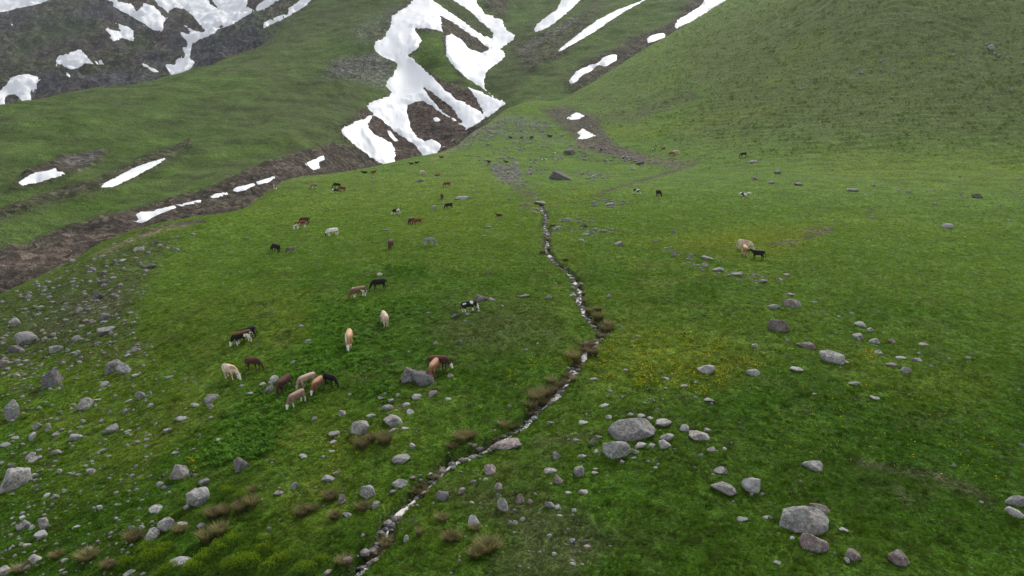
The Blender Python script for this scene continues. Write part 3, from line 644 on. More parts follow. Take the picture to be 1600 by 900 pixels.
# middle, foot, width, height in picture pixels, tone, and a name of its own for those that stand out
BIG = [
    (1251, 831, 73, 42, 'g', 'biggest rounded grey boulder, low on the right side of the meadow'), (984, 687, 79, 30, 'g', 'long flat-topped boulder, widest stone in the heap right of the stream'),
    (961, 717, 49, 27, 'g', 'broad angular boulder directly below the long flat-topped boulder'), (1269, 862, 42, 29, 'b', 'tilted reddish slab just below the biggest rounded boulder'),
    (1279, 803, 32, 13, 'b', 'flat pinkish stone tucked behind the biggest rounded boulder'), (1403, 884, 32, 22, 'b', 'lone pinkish oval boulder near the bottom right'),
    (1331, 877, 22, 22, 'b', 'upright mottled stone between the tilted slab and the pinkish oval boulder'), (1269, 736, 33, 16, 'g', 'lone blocky grey boulder in dark grass on the right'),
    (1173, 770, 29, 26, 'p', 'pale wedge-shaped boulder standing beside the low flat stone'), (1128, 771, 44, 13, 'g', 'low flat stone left of the pale wedge-shaped boulder'),
    (1126, 741, 24, 12, 'g', 'stone just above the low flat stone'), (1587, 791, 28, 16, 'g', 'upper of two stones at the right edge, near the bottom'), (1586, 809, 24, 15, 'p', 'lower peaked stone of two at the right edge, near the bottom'),
    (1216, 518, 33, 20, 'b', 'large blocky reddish-grey boulder on the right meadow'), (1235, 480, 28, 16, 'b', 'dark-sided boulder uphill from the blocky reddish-grey boulder'),
    (1208, 483, 20, 9, 'g', 'flat grey stone touching the dark-sided boulder'), (1298, 567, 35, 18, 'g', 'long rounded boulder amid yellow flowers on the right meadow'), (1258, 545, 28, 11, 'b', 'low brownish stone uphill from the long rounded boulder'),
    (1102, 585, 27, 16, 'g', 'smooth round boulder at the edge of the yellow flowers'), (1179, 587, 21, 11, 'g', 'flat stone right of the smooth round boulder'),
    (640, 598, 40, 26, 'g', 'left one of the twin boulders beside two grazing cattle'), (663, 604, 41, 28, 'd', 'right one of the twin boulders, calf head just above it'),
    (563, 680, 29, 23, 'g', 'pointed grey boulder between the dry tussocks and the herd'), (616, 666, 33, 16, 'g', 'long low boulder right of the pointed grey boulder'),
    (576, 780, 32, 27, 'g', 'big mossy boulder left of the lower stream'), (624, 764, 28, 15, 'g', 'flat-topped rock between the mossy boulder and the stream'), (628, 726, 30, 13, 'p', 'pale elongated stone left of the stream bend'),
    (794, 703, 46, 16, 'b', 'wide flat reddish slab on the right stream bank'), (765, 742, 25, 17, 'b', 'small reddish slab below the wide flat reddish slab'), (787, 801, 20, 27, 'p', 'tall pale lichen stone right of the lower stream'),
    (283, 749, 29, 30, 'g', 'boulder with a yellow flower tuft on the lower left slope'), (311, 791, 31, 32, 'g', 'massive upright boulder with a cap stone on the lower left slope'), (320, 759, 15, 11, 'g', 'cap stone on top of the massive upright boulder'),
    (376, 738, 23, 25, 'd', 'dark leaning boulder in the broad-leaved plants'), (262, 829, 26, 22, 'g', 'knobbly lichen boulder near the cushion shrubs'), (236, 845, 21, 19, 'g', 'split stone just left of the knobbly lichen boulder'),
    (29, 762, 39, 35, 'g', 'big cleft boulder by the left edge'), (81, 604, 30, 25, 'd', 'leaning wedge boulder on the stony left shoulder'), (182, 580, 29, 21, 'g', 'larger of two joined boulders on the left shoulder'), (196, 584, 20, 15, 'g', 'smaller of two joined boulders on the left shoulder'),
    (21, 656, 20, 30, 'g', 'tall narrow boulder at the left edge'), (333, 627, 23, 14, 'g', 'rounded stone below the cream calf on the left'), (135, 639, 19, 16, 'g', 'slanted boulder below the two joined boulders'),
    (41, 539, 25, 17, 'p', 'pale boulder high on the left shoulder'), (166, 522, 26, 12, 'p', 'long pale stone on the left shoulder, above the joined boulders'), (286, 885, 31, 12, 'p', 'long pale slab among the cushion shrubs at the bottom'),
    (426, 601, 17, 14, 'g', 'upper stone beside the dark brown calf with lowered head'), (422, 614, 19, 13, 'd', 'lower stone beside the dark brown calf with lowered head'),
    (874, 281, 44, 14, 'd', 'huge dark boulder on the upper meadow right of the stone heap'), (890, 241, 18, 9, 'd', 'dark boulder just under the valley-head scree'), (905, 746, 16, 20, 'g', 'pointed triangular stone under the stone heap right of the stream'),
    (751, 472, 22, 12, 'd', 'dark rock behind the black and white calf'), (722, 312, 26, 7, 'g', 'flat rock right of a lone black cow on the middle meadow'), (967, 385, 18, 8, 'g', 'lone oval stone on the middle meadow right of the stream'),
    (1549, 79, 10, 7, 'p', 'pale outcrop high on the long right slope'), (873, 756, 13, 15, 'b', 'rust-red stone left of the pointed triangular stone'), (1479, 357, 17, 7, 'p', 'lone pale stone on the far right of the meadow'),
    (1528, 310, 14, 6, 'd', 'dark lone stone on the far right below the long slope'), (1093, 689, 34, 14, 'g', 'low wide stone right of the stone heap'), (692, 783, 24, 18, 'd', 'dark stone pair right of the stream near the mossy boulder'),
    (742, 824, 22, 19, 'p', 'rounded pale stone with dry grass at its foot'), (536, 788, 15, 17, 'b', 'reddish stone beside a brown tussock on the lower left'),
]
REST = '''148,636,8,6,g;151,628,15,5,g;162,604,15,8,p;155,612,8,5,p;222,623,16,17,g;234,617,8,7,g;330,638,12,10,g;57,672,14,15,g;77,670,7,11,g;176,676,24,15,g;201,676,12,6,g;262,676,12,9,g;162,501,17,12,d;87,551,20,16,g
22,551,20,14,d;24,510,15,15,g;151,469,19,15,d;117,533,15,10,g;150,542,15,9,d;210,550,10,10,g;7,573,15,17,b;120,557,9,10,g;200,557,12,6,p;213,589,16,6,p;264,591,14,4,g;392,617,15,7,g;376,605,11,5,p;236,544,6,4,p
201,629,10,6,g;234,637,10,8,g;196,647,10,10,g;306,636,15,6,p;285,657,22,9,g;329,654,8,5,p;88,657,7,5,p;158,661,9,8,g;171,646,6,7,p;27,590,10,7,p;95,605,6,8,g
49,717,15,14,g;53,722,20,7,g;7,699,15,7,p;90,711,14,12,g;119,689,17,14,g;88,683,10,8,g;51,687,11,13,g;25,686,10,6,g;297,746,9,11,g;305,745,9,7,g;291,797,10,12,g;286,822,16,6,g;316,825,14,10,g;221,828,11,10,g;207,828,11,10,g
204,899,19,8,g;222,899,9,5,g;157,797,11,10,p;88,779,14,9,g;75,776,10,6,g;69,827,16,21,g;37,827,20,15,g;65,841,19,16,p;49,828,8,9,g;35,812,9,7,p;118,827,13,6,p;57,879,16,16,g;138,863,12,9,p;43,854,11,7,p;69,848,6,7,p
87,852,7,6,p;102,878,11,7,p;9,900,17,17,g;32,890,11,10,g;43,891,11,9,g;214,695,12,10,g;228,689,11,5,p;273,711,13,6,p;344,690,15,6,g;311,682,8,6,g;251,760,13,10,g;144,740,15,10,g;94,740,8,9,g;55,746,9,10,p;133,730,10,5,p
162,707,16,9,g;212,731,7,8,g;234,746,6,6,p;247,800,24,10,g;216,797,7,6,p;181,772,9,5,p
704,590,12,9,g;652,624,18,11,g;675,620,18,12,g;700,627,12,7,p;605,642,21,14,g;611,630,10,9,g;633,637,15,9,g;643,647,17,10,p;579,654,15,10,g;534,650,16,13,g;491,657,10,10,p;522,683,18,11,g;613,676,15,9,g;633,672,15,8,p;411,603,12,8,g
480,537,13,8,g;470,512,11,6,g;459,569,10,8,g;731,493,13,7,g;710,497,17,8,d;769,470,12,6,g;748,488,8,5,p;785,480,9,5,g;669,490,11,4,p;681,539,9,7,g;720,535,9,7,d;727,502,8,3,p;796,637,8,8,g;546,618,9,5,g;595,625,10,6,g;601,617,8,6,g
622,620,8,8,g;619,643,9,4,p;521,694,13,9,p;519,707,11,6,p;475,716,14,7,p;504,714,10,3,p;514,754,25,9,p;526,742,16,10,g;459,764,16,13,g;438,775,19,9,g;585,795,19,14,g;536,770,8,6,g;644,701,10,13,g;672,747,14,6,p;413,842,19,11,p
544,808,17,9,g;408,783,8,6,p;421,827,7,7,g;737,788,9,8,p;635,847,9,14,p;720,772,14,12,b;739,755,12,9,g;758,752,10,7,p;779,765,14,14,b;566,839,8,7,g;511,899,17,9,b;797,820,9,10,g;676,789,7,6,g
1036,668,26,12,g;1070,674,16,14,g;1105,676,12,8,g;1001,654,14,9,g;986,651,11,7,p;951,655,11,8,g;1017,656,12,6,g;916,650,8,7,p;910,663,17,7,p;858,664,14,9,g;945,636,18,7,p;953,613,11,5,p;973,622,7,6,p;978,580,10,5,p;927,595,15,5,p
1039,593,14,6,p;1040,608,10,4,p;1068,605,13,5,g;1087,600,9,6,g;1107,629,17,5,p;1179,543,9,8,p;997,527,10,5,p;988,535,8,4,p;857,468,12,8,g;818,466,21,8,g;952,465,9,8,g;971,512,9,6,p;822,549,8,6,p;895,464,12,5,p;910,512,7,3,p;856,520,8,4,p
1087,622,8,5,p;1008,631,7,4,p;1036,625,8,4,p;840,538,8,4,p
1232,462,17,7,g;1321,569,12,7,g;1344,511,18,11,p;1359,517,10,6,g;1340,529,18,11,g;1343,533,8,5,g;1366,536,15,10,g;1394,536,12,7,b;1374,554,14,8,g;1407,561,14,6,p;1394,573,19,9,b;1415,583,14,11,g;1430,565,17,8,g;1444,540,16,5,p
1336,603,20,7,p;1368,625,15,5,p;1244,581,20,6,g;1292,595,6,3,p;1457,575,7,6,p;1437,554,8,5,p;1484,562,9,4,g;1274,474,13,4,p;1312,497,8,6,g;1332,491,9,4,p;1274,617,9,4,g;1231,534,9,6,p;1593,610,6,4,g;1515,561,10,5,b
1000,701,21,14,g;1037,702,24,18,g;1042,689,24,14,g;1018,698,12,8,p;992,711,13,10,g;990,718,10,7,p;972,725,9,8,p;1013,723,8,6,p;1028,728,8,7,p;1025,734,9,7,p;926,696,11,13,g;900,692,15,11,g;900,680,8,6,g;935,686,13,8,g;869,719,16,18,g
909,716,19,8,g;931,709,11,9,g;859,741,25,13,g;929,742,12,7,p;929,735,11,6,p;871,757,11,6,g;888,773,13,8,p;910,773,19,8,p;860,795,18,20,g;871,797,13,12,p;875,808,13,8,p;897,800,9,8,p;919,807,7,7,p;814,788,18,21,b;828,788,10,12,b;836,774,8,6,b
817,814,10,11,g;805,820,9,9,g;803,834,6,6,p;859,839,10,7,p;894,848,10,10,p;915,849,10,10,d;918,857,14,7,b;866,869,11,10,p;894,884,13,7,p;812,887,9,5,p;826,889,6,5,p;850,862,6,5,p
1112,706,17,10,g;1132,704,9,7,p;1095,713,11,5,p;1130,757,9,5,g;1192,774,9,7,g;1175,774,7,5,p;1146,786,7,6,p;1158,815,20,9,p;1197,811,9,7,p;1114,743,9,4,g
1324,880,9,12,p;1204,811,9,8,p;1237,844,9,7,p;1319,832,15,6,p;1535,787,9,5,p;1492,730,7,7,g;1215,882,12,5,g;1305,867,5,6,p;1597,697,6,5,p
677,328,11,9,g;692,319,11,5,g;603,361,13,5,g;594,431,10,7,p;657,284,14,5,g;739,300,9,4,g;764,357,15,5,g;756,370,9,5,p;764,428,9,8,b;582,278,8,5,g;598,281,9,4,g;483,367,6,3,p;484,393,6,4,p
826,273,13,7,b;929,277,12,7,g;942,279,9,5,g;808,257,11,6,g;829,261,8,5,d;908,376,14,4,p;1053,364,8,8,g;1068,357,6,5,g;1025,378,10,6,g;1041,389,9,4,g;1052,401,10,10,g;1105,407,20,8,g;1103,417,14,9,g;1122,424,20,8,g;1151,432,18,8,g;1190,442,18,6,g
912,355,12,8,d;873,358,11,7,g;942,363,20,6,g;916,368,17,5,g;887,346,12,7,g;1000,257,14,5,d;990,266,12,5,g;1178,255,16,6,g;1178,281,12,6,g;953,321,18,6,g;846,324,24,6,g;868,445,9,6,g
1206,287,12,6,d;1215,272,11,7,d;1248,290,14,6,b;1366,291,9,5,g;1332,299,17,6,p;1421,301,7,5,g;1363,342,10,6,g;1463,320,9,5,p;1229,432,14,6,b;1217,439,11,6,g;1395,396,7,3,p;1578,346,8,4,p;1594,281,7,3,d;1363,327,6,4,p;1353,306,9,3,p;1404,298,7,3,p;1452,298,9,3,p
1562,87,9,4,g;1555,84,6,4,p;1570,85,5,3,g;1517,95,5,4,p;1491,87,8,4,g;1484,88,5,3,g;1291,115,6,4,g;1347,115,7,5,g;1341,114,5,3,p;1377,97,5,4,g;1251,140,6,4,g;1581,142,5,5,p;1467,188,5,4,p
241,382,12,9,d;219,391,15,9,g;274,392,12,6,g;276,372,9,5,g;301,367,10,4,p;377,319,11,5,g;143,425,14,9,d;190,410,11,6,g;181,412,9,7,d;162,430,10,7,d;386,373,7,3,p;163,443,15,8,d;232,420,20,10,d;285,356,8,5,g'''
rocks = [dict(u=a, v=b, w=c, h=d, t=t, name=n) for a, b, c, d, t, n in BIG]
for row in REST.replace('\n', ';').split(';'):
    if row:
        a, b, c, d, t = row.split(','); rocks.append(dict(u=float(a), v=float(b), w=float(c), h=float(d), t=t, name=None))
_hx, _hy, _hz = field_a.hit([r['u'] for r in rocks], [r['v'] for r in rocks])
for r, x, y in zip(rocks, _hx, _hy): r['x'], r['y'] = float(x), float(y)
rocks.sort(key=lambda r: (r['name'] is None, -r['w'] * r['h']))
VAR = [rock_mesh('stone_shape', 40 + i, 3, 12 + i % 6, .045) for i in range(14)]
BASE_SH = {}
ROCK_SPOTS = []          # (x, y, radius) so that grass keeps off them
def rock_dims(r):
    d = math.sqrt(r['x'] ** 2 + r['y'] ** 2 + 100); k = d / FPX
    wm, hm = r['w'] * k * (1 if r['name'] else .93), r['h'] * k * (1 if r['name'] else .8)
    dep = wm * (.85 if r['w'] < 35 else .7)
    sl = math.sin(math.atan2(CZ - float(field_a.z(np.array([r['x']]), np.array([r['y']]))[0]), math.hypot(r['x'], r['y']))) + .13
    hgt = max(hm - dep * max(sl, .05) * (.32 if r['w'] >= 24 else .5), wm * .22)
    return wm, dep, hgt
def place_rock(r, me, rs):
    wm, dep, hgt = rock_dims(r)
    n = math.hypot(r['x'], r['y']); x = r['x'] * (1 + dep * .42 / n); y = r['y'] * (1 + dep * .42 / n)
    g = float(field_a.z(np.array([x]), np.array([y]))[0])
    sx, sy, sz = wm * .52, dep * .52, hgt * .84
    ROCK_SPOTS.append((x, y, .5 * (wm + dep) * .47))
    az = math.atan2(-x, y)
    rot = Matrix.Rotation(az + rs.choice((0, math.pi)) + rs.uniform(-.2, .2), 4, 'Z') @ Matrix.Rotation(rs.uniform(-.16, .16), 4, 'X') @ Matrix.Rotation(rs.uniform(-.2, .2), 4, 'Y')
    M = Matrix.Translation((x, y, g + hgt * .13)) @ rot @ Matrix.Diagonal((sx, sy, sz, 1))
    return M
_rs = random.Random(5)
things_rock = rocks[:300]
for i, r in enumerate(things_rock):
    nm = 'boulder' if r['w'] >= 24 else 'stone'
    if r['name'] and r['w'] >= 24: me = rock_mesh('boulder_shape', 260 + i, 4, 11 + i % 4, .06, .70)
    else: me = VAR[(i * 5) % 14]
    M = place_rock(r, me, _rs)
    me2 = me
    if me in VAR:
        key = (VAR.index(me), r['t'])
        if key not in BASE_SH:
            BASE_SH[key] = me.copy(); BASE_SH[key].materials.append(ROCK[r['t']])
        me2 = BASE_SH[key]
    else: me2.materials.append(ROCK[r['t']])
    o = mesh_obj(nm, me2); o.matrix_world = M; r['obj'] = o
# the rest of the hand-placed small stones, and countless smaller ones, as one mass
SMALL = [(r['u'], r['v'], r['w'], r['h'], r['t']) for r in rocks[300:]]
def scatter_px(poly, n, wlo, whi, tones, seed, ex=2.2):
    g = np.random.default_rng(seed); P = np.array(poly, float); out = 0
    while out < n:
        u = g.uniform(P[:, 0].min(), P[:, 0].max(), 400); v = g.uniform(P[:, 1].min(), P[:, 1].max(), 400)
        ok = poly_sd(u, v, poly) < 0
        for a, b in zip(u[ok], v[ok]):
            if out >= n: break
            w = wlo + (whi - wlo) * g.random() ** ex
            SMALL.append((a, b, w, w * g.uniform(.4, .8), tones[int(g.integers(len(tones)))])); out += 1
scatter_px([(0, 462), (30, 452), (150, 390), (225, 362), (270, 380), (230, 430), (210, 520), (230, 560), (0, 600)], 640, 2.0, 10.0, 'ggppb', 1)
scatter_px([(0, 590), (240, 560), (330, 600), (330, 660), (290, 760), (200, 900), (0, 900)], 680, 2.2, 9.0, 'gppp', 2)
scatter_px([(690, 740), (800, 730), (940, 790), (980, 860), (900, 900), (690, 900)], 110, 2.2, 8, 'gpbb', 3)
scatter_px([(860, 640), (940, 600), (1130, 600), (1180, 680), (1100, 740), (880, 760)], 90, 2.2, 7, 'gpp', 4)
scatter_px([(885, 170), (920, 180), (945, 210), (1010, 248), (1060, 256), (1000, 256), (905, 228), (880, 200)], 260, 1.5, 6, 'ddgb', 5)
scatter_px([(766, 258), (790, 252), (812, 262), (816, 284), (800, 288), (775, 276)], 230, 2.0, 8, 'ggpb', 6)
scatter_px([(760, 200), (880, 190), (880, 250), (850, 300), (840, 335), (800, 330), (780, 290), (740, 250)], 300, 2, 8, 'ggp', 16, 1.5)
scatter_px([(690, 240), (745, 206), (800, 180), (860, 190), (860, 205), (780, 210), (720, 240)], 170, 2, 6, 'ggp', 17, 1.5)
scatter_px([(850, 345), (900, 340), (960, 355), (955, 370), (880, 372)], 60, 3, 11, 'ggd', 18, 1.4)
scatter_px([(930, 305), (985, 318), (960, 326), (920, 322)], 40, 3, 9, 'ggd', 19, 1.4)
scatter_px([(880, 225), (960, 232), (1020, 250), (1010, 262), (940, 256), (880, 245)], 130, 2, 8, 'ggd', 20, 1.5)
scatter_px([(1040, 383), (1130, 420), (1240, 440), (1190, 450), (1090, 425)], 60, 3, 9, 'gg', 21, 1.5)
scatter_px([(895, 268), (960, 270), (950, 284), (900, 284)], 30, 3, 8, 'gg', 22, 1.5)
scatter_px([(700, 235), (780, 188), (850, 180), (880, 225), (760, 250)], 200, 1.5, 6, 'ggp', 7, 1.6)
scatter_px([(1240, 140), (1380, 90), (1600, 60), (1600, 170), (1300, 190)], 200, 1.5, 5, 'gpp', 8)
scatter_px([(1180, 260), (1600, 270), (1600, 330), (1180, 310)], 60, 2.0, 6, 'gp', 9)
scatter_px([(830, 290), (960, 300), (960, 375), (850, 370)], 90, 2.0, 7, 'ggd', 10)
scatter_px([(1040, 380), (1240, 430), (1420, 530), (1480, 580), (1300, 600), (1200, 500)], 70, 2.0, 6, 'gp', 11)
scatter_px([(400, 560), (760, 480), (760, 700), (600, 800), (400, 860)], 130, 2.0, 6.5, 'gpp', 12)
scatter_px([(1000, 600), (1600, 560), (1600, 900), (1000, 900)], 60, 2.0, 5, 'gp', 13)
scatter_px([(260, 300), (600, 262), (800, 250), (800, 420), (300, 420)], 45, 1.5, 4.5, 'gp', 14)
scatter_px([(905, 150), (1060, 160), (1100, 145), (1000, 190), (915, 196)], 120, 1.5, 4.5, 'dgb', 15)
def stone_mass():
    bm = bmesh.new(); bmesh.ops.create_icosphere(bm, subdivisions=1, radius=1); bm.verts.ensure_lookup_table()
    v0 = np.array([v.co[:] for v in bm.verts]); f0 = np.array([[v.index for v in f.verts] for f in bm.faces]); bm.free()
    g = np.random.default_rng(31)
    u = np.array([s[0] for s in SMALL]); v = np.array([s[1] for s in SMALL])
    x, y, z = field_a.hit(u, v)
    for t in 'gpbd':
        ids = [i for i, s in enumerate(SMALL) if s[4] == t]
        CO, FA = [], []
        for k, i in enumerate(ids):
            d = math.hypot(x[i], y[i]); w = SMALL[i][2] * d / FPX * .5; h = SMALL[i][3] * d / FPX * .62
            a = g.uniform(0, 6.28); c = v0 * (1 + g.uniform(-.28, .28, (len(v0), 1)))
            for _ in range(4):
                n = g.normal(size=3); n /= np.linalg.norm(n); dd = c @ n - .72; c = c - np.where(dd > 0, dd, 0)[:, None] * n
            c = c * np.array([w, w * g.uniform(.6, 1), h]); c = c @ np.array([[math.cos(a), -math.sin(a), 0], [math.sin(a), math.cos(a), 0], [0, 0, 1]])
            CO.append(c + np.array([x[i], y[i] + w * .5, z[i] + h * .18])); FA.append(f0 + k * len(v0))
        o = mesh_obj('loose_stones', raw_mesh('loose_stones', np.concatenate(CO), np.concatenate(FA), False), ROCK[t])
        tag(o, 'countless small %s stones strewn over the meadow' % TONE[t], 'stones', kind='stuff')
stone_mass()

# ================================================================== CATTLE AND DONKEYS
def animal_mesh(kind, pose):
    """one continuous surface over a jointed body; x forward, feet at z = 0"""
    co, fa = [], []
    def loft(rings, n=14):
        """closed tube through (x, y, z, half width, half height)"""
        P = np.array([r[:3] for r in rings], float); T = np.gradient(P, axis=0); base = len(co)
        for (x, y, z, ra, rb), t in zip(rings, T):
            t = t / (np.linalg.norm(t) + 1e-9); side = np.array([0, 1, 0.]) - t * t[1]; side /= np.linalg.norm(side); up = np.cross(side, t)
            for k in range(n):
                q = 2 * math.pi * k / n; co.append(tuple(np.array([x, y, z]) + side * ra * math.cos(q) + up * rb * math.sin(q)))
        for i in range(len(rings) - 1):
            for k in range(n): fa.append((base + i * n + k, base + i * n + (k + 1) % n, base + (i + 1) * n + (k + 1) % n, base + (i + 1) * n + k))
        fa.append(tuple(base + k for k in range(n))[::-1]); fa.append(tuple(base + (len(rings) - 1) * n + k for k in range(n)))
    dz = -.47 if pose == 'lie' else 0
    don = kind == 'donkey'; b = .88 if don else 1.0
    tor = [(-.86, .97, .04, .05), (-.82, .97, .15, .17), (-.68, .96, .235, .255), (-.45, .935, .265, .30), (-.2, .90, .295, .345), (.05, .875, .31, .365), (.28, .875, .285, .36), (.46, .895, .245, .345), (.60, .91, .20, .29), (.72, .90, .12, .18)]
    loft([(x, 0, .96 + (z - .96) * b + dz, w * b * .95, h * b * .95) for x, z, w, h in tor], 18)
    NK = {'graze': [(.44, 1.0, .17, .22), (.62, .92, .155, .22), (.76, .80, .135, .20), (.87, .66, .12, .17), (.96, .52, .115, .145)],
          'stand': [(.44, .98, .17, .24), (.62, 1.02, .155, .23), (.76, 1.09, .135, .20), (.88, 1.17, .12, .17), (.98, 1.23, .115, .145)],
          'lie': [(.44, .52, .17, .24), (.60, .56, .155, .23), (.72, .65, .135, .20), (.82, .75, .12, .17), (.92, .82, .115, .145)]}[pose]
    HD = {'graze': [(.94, .55, .07, .08), (.99, .48, .115, .135), (1.04, .36, .115, .13), (1.09, .24, .085, .10), (1.13, .13, .085, .085), (1.15, .06, .055, .05)],
          'stand': [(.94, 1.25, .07, .08), (1.02, 1.25, .115, .135), (1.13, 1.20, .115, .13), (1.24, 1.13, .085, .10), (1.34, 1.07, .085, .085), (1.40, 1.03, .055, .05)],
          'lie': [(.88, .84, .07, .08), (.96, .84, .115, .135), (1.07, .79, .115, .13), (1.18, .72, .085, .10), (1.28, .66, .085, .085), (1.34, .62, .055, .05)]}[pose]
    loft([(x, 0, z, w, h) for x, z, w, h in NK]); loft([(x, 0, z, w, h) for x, z, w, h in HD])
    poll = (HD[1][0] - .01, 0, HD[1][1] + .02); mzp = np.array((HD[4][0], 0, HD[4][1]))
    for s in (-1, 1):
        if pose == 'lie':
            loft([(.42, .18 * s, .34, .12, .14), (.56, .24 * s, .18, .10, .10), (.70, .26 * s, .09, .07, .07), (.56, .29 * s, .06, .055, .05), (.40, .31 * s, .05, .05, .045)])
            loft([(-.50, .20 * s, .36, .15, .22), (-.36, .30 * s, .24, .12, .17), (-.52, .38 * s, .12, .085, .09), (-.40, .42 * s, .06, .06, .05), (-.20, .44 * s, .05, .055, .045)])
        else:
            j = .09 * s
            loft([(.44, .13 * s, .84, .10, .16), (.45 + j * .4, .165 * s, .66, .10, .14), (.46 + j * .7, .165 * s, .50, .075, .095), (.47 + j, .165 * s, .36, .062, .068), (.46 + j, .165 * s, .22, .046, .048), (.46 + j, .165 * s, .11, .055, .058), (.48 + j, .165 * s, .05, .062, .07), (.49 + j, .165 * s, 0, .065, .075)])
            loft([(-.52, .13 * s, .90, .12, .22), (-.50 - j * .3, .17 * s, .72, .12, .20), (-.48 - j * .6, .175 * s, .56, .092, .14), (-.58 - j, .17 * s, .40, .060, .085), (-.61 - j, .165 * s, .34, .056, .066), (-.585 - j, .165 * s, .20, .046, .05), (-.57 - j, .165 * s, .11, .055, .058), (-.55 - j, .165 * s, .05, .062, .07), (-.54 - j, .165 * s, 0, .065, .075)])
    me = bpy.data.meshes.new('lofts'); me.from_pydata(co, [], fa); o = bpy.data.objects.new('lofts', me); COL.objects.link(o)
    rm = o.modifiers.new('skin', 'REMESH'); rm.mode = 'VOXEL'; rm.voxel_size = .032; rm.use_smooth_shade = True
    sm = o.modifiers.new('smooth', 'SMOOTH'); sm.factor = .5; sm.iterations = 5
    dg = bpy.context.evaluated_depsgraph_get(); dg.update()
    out = bpy.data.meshes.new_from_object(o.evaluated_get(dg)); out.name = kind + '_body'
    bpy.data.objects.remove(o); bpy.data.meshes.remove(me)
    co = np.empty(len(out.vertices) * 3); out.vertices.foreach_get('co', co); co = co.reshape(-1, 3)
    def att(n, val):
        a = out.attributes.new(n, 'FLOAT', 'POINT'); a.data.foreach_set('value', np.clip(val, 0, 1).astype(np.float32))
    pl = np.array(poll)
    ax = (mzp - pl) / np.linalg.norm(mzp - pl); t = (co - pl) @ ax
    near = np.linalg.norm(co - pl - np.clip(t, 0, .5)[:, None] * ax, axis=1) < .27
    att('face', sstep(-.04, .03, t) * near); att('muzzle', sstep(.26, .32, t) * near)
    leg = 1 - sstep(.34, .52, co[:, 2]) if pose != 'lie' else 1 - sstep(.10, .2, co[:, 2])
    leg = leg * (~((co[:, 0] > .72) & (co[:, 2] < 1.5))) if pose != 'lie' else leg
    att('leg', leg); att('hoof', (1 - sstep(.05, .07, co[:, 2])) * (leg > .5))
    att('top', sstep(.98 + dz, 1.15 + dz, co[:, 2])); att('fore', sstep(.2, .6, co[:, 0])); att('belly', (1 - sstep(.62 + dz, .76 + dz, co[:, 2])) * (co[:, 0] < .62))
    return out, pl, ax
def coat(name, base, second=None, patch=None, face=None, leg=None, top=None, fore=None, belly=None, muzzle=None):
    m, nt, b = new_mat('coat_' + name, .75, .15)
    b.inputs['Sheen Weight'].default_value = .02
    tc = N(nt, 'ShaderNodeTexCoord'); oi = N(nt, 'ShaderNodeObjectInfo')
    mu = N(nt, 'ShaderNodeVectorMath', operation='SCALE'); mu.inputs[0].default_value = (11, 7, 5); nt.links.new(oi.outputs['Random'], mu.inputs['Scale'])
    ad = N(nt, 'ShaderNodeVectorMath', operation='ADD'); nt.links.new(tc.outputs['Object'], ad.inputs[0]); nt.links.new(mu.outputs[0], ad.inputs[1])
    A = lambda n: (lambda a: (setattr(a, 'attribute_name', n), a.outputs['Fac'])[1])(N(nt, 'ShaderNodeAttribute'))
    f = tex_noise(nt, ad.outputs[0], 5, 5, .7)
    c = mixc(nt, 1.0, mixc(nt, 0.0, base, base), ramp(nt, f, [(.3, .6), (.7, 1.35)]), 'MULTIPLY')
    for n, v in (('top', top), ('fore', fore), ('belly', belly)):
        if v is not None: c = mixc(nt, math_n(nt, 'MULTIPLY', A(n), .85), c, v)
    if second is not None:
        p = tex_noise(nt, ad.outputs[0], 1.45, 2, .4, .6); c = mixc(nt, ramp(nt, p, [(patch - .012, 0.0), (patch + .012, 1.0)]), c, second)
    if leg is not None: c = mixc(nt, A('leg'), c, leg)
    if face is not None: c = mixc(nt, A('face'), c, face)
    if muzzle is not None: c = mixc(nt, A('muzzle'), c, muzzle)
    c = mixc(nt, A('hoof'), c, (.05, .045, .04))
    nt.links.new(c, b.inputs['Base Color']); return m
W = (.74, .70, .63); BK = (.014, .012, .012); DB = (.060, .028, .020); RB = (.15, .050, .026); CR = (.58, .46, .34); TN = (.36, .19, .085); GB_ = (.20, .13, .095)
COAT = {
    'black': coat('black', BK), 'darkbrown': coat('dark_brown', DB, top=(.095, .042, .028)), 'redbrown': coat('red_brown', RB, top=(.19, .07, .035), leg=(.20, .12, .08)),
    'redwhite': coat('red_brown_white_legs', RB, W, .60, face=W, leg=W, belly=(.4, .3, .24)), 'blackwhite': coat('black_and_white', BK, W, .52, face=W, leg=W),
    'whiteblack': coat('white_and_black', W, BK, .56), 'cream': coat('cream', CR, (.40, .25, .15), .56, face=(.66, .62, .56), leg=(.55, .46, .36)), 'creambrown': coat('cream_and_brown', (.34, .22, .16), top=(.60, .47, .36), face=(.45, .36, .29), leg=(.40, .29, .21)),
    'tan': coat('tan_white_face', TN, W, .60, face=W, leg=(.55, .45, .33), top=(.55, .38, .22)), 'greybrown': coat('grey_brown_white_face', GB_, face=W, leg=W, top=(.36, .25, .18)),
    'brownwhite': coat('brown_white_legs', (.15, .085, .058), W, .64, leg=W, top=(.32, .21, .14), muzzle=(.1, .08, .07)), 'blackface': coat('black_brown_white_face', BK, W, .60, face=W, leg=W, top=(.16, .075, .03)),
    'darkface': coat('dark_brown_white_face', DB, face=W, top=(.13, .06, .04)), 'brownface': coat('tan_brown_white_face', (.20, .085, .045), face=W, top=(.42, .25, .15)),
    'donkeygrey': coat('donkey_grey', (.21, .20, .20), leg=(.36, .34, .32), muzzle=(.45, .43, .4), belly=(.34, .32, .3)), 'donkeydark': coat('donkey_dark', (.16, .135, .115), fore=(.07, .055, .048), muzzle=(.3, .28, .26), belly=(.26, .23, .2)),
}
POSE = {}
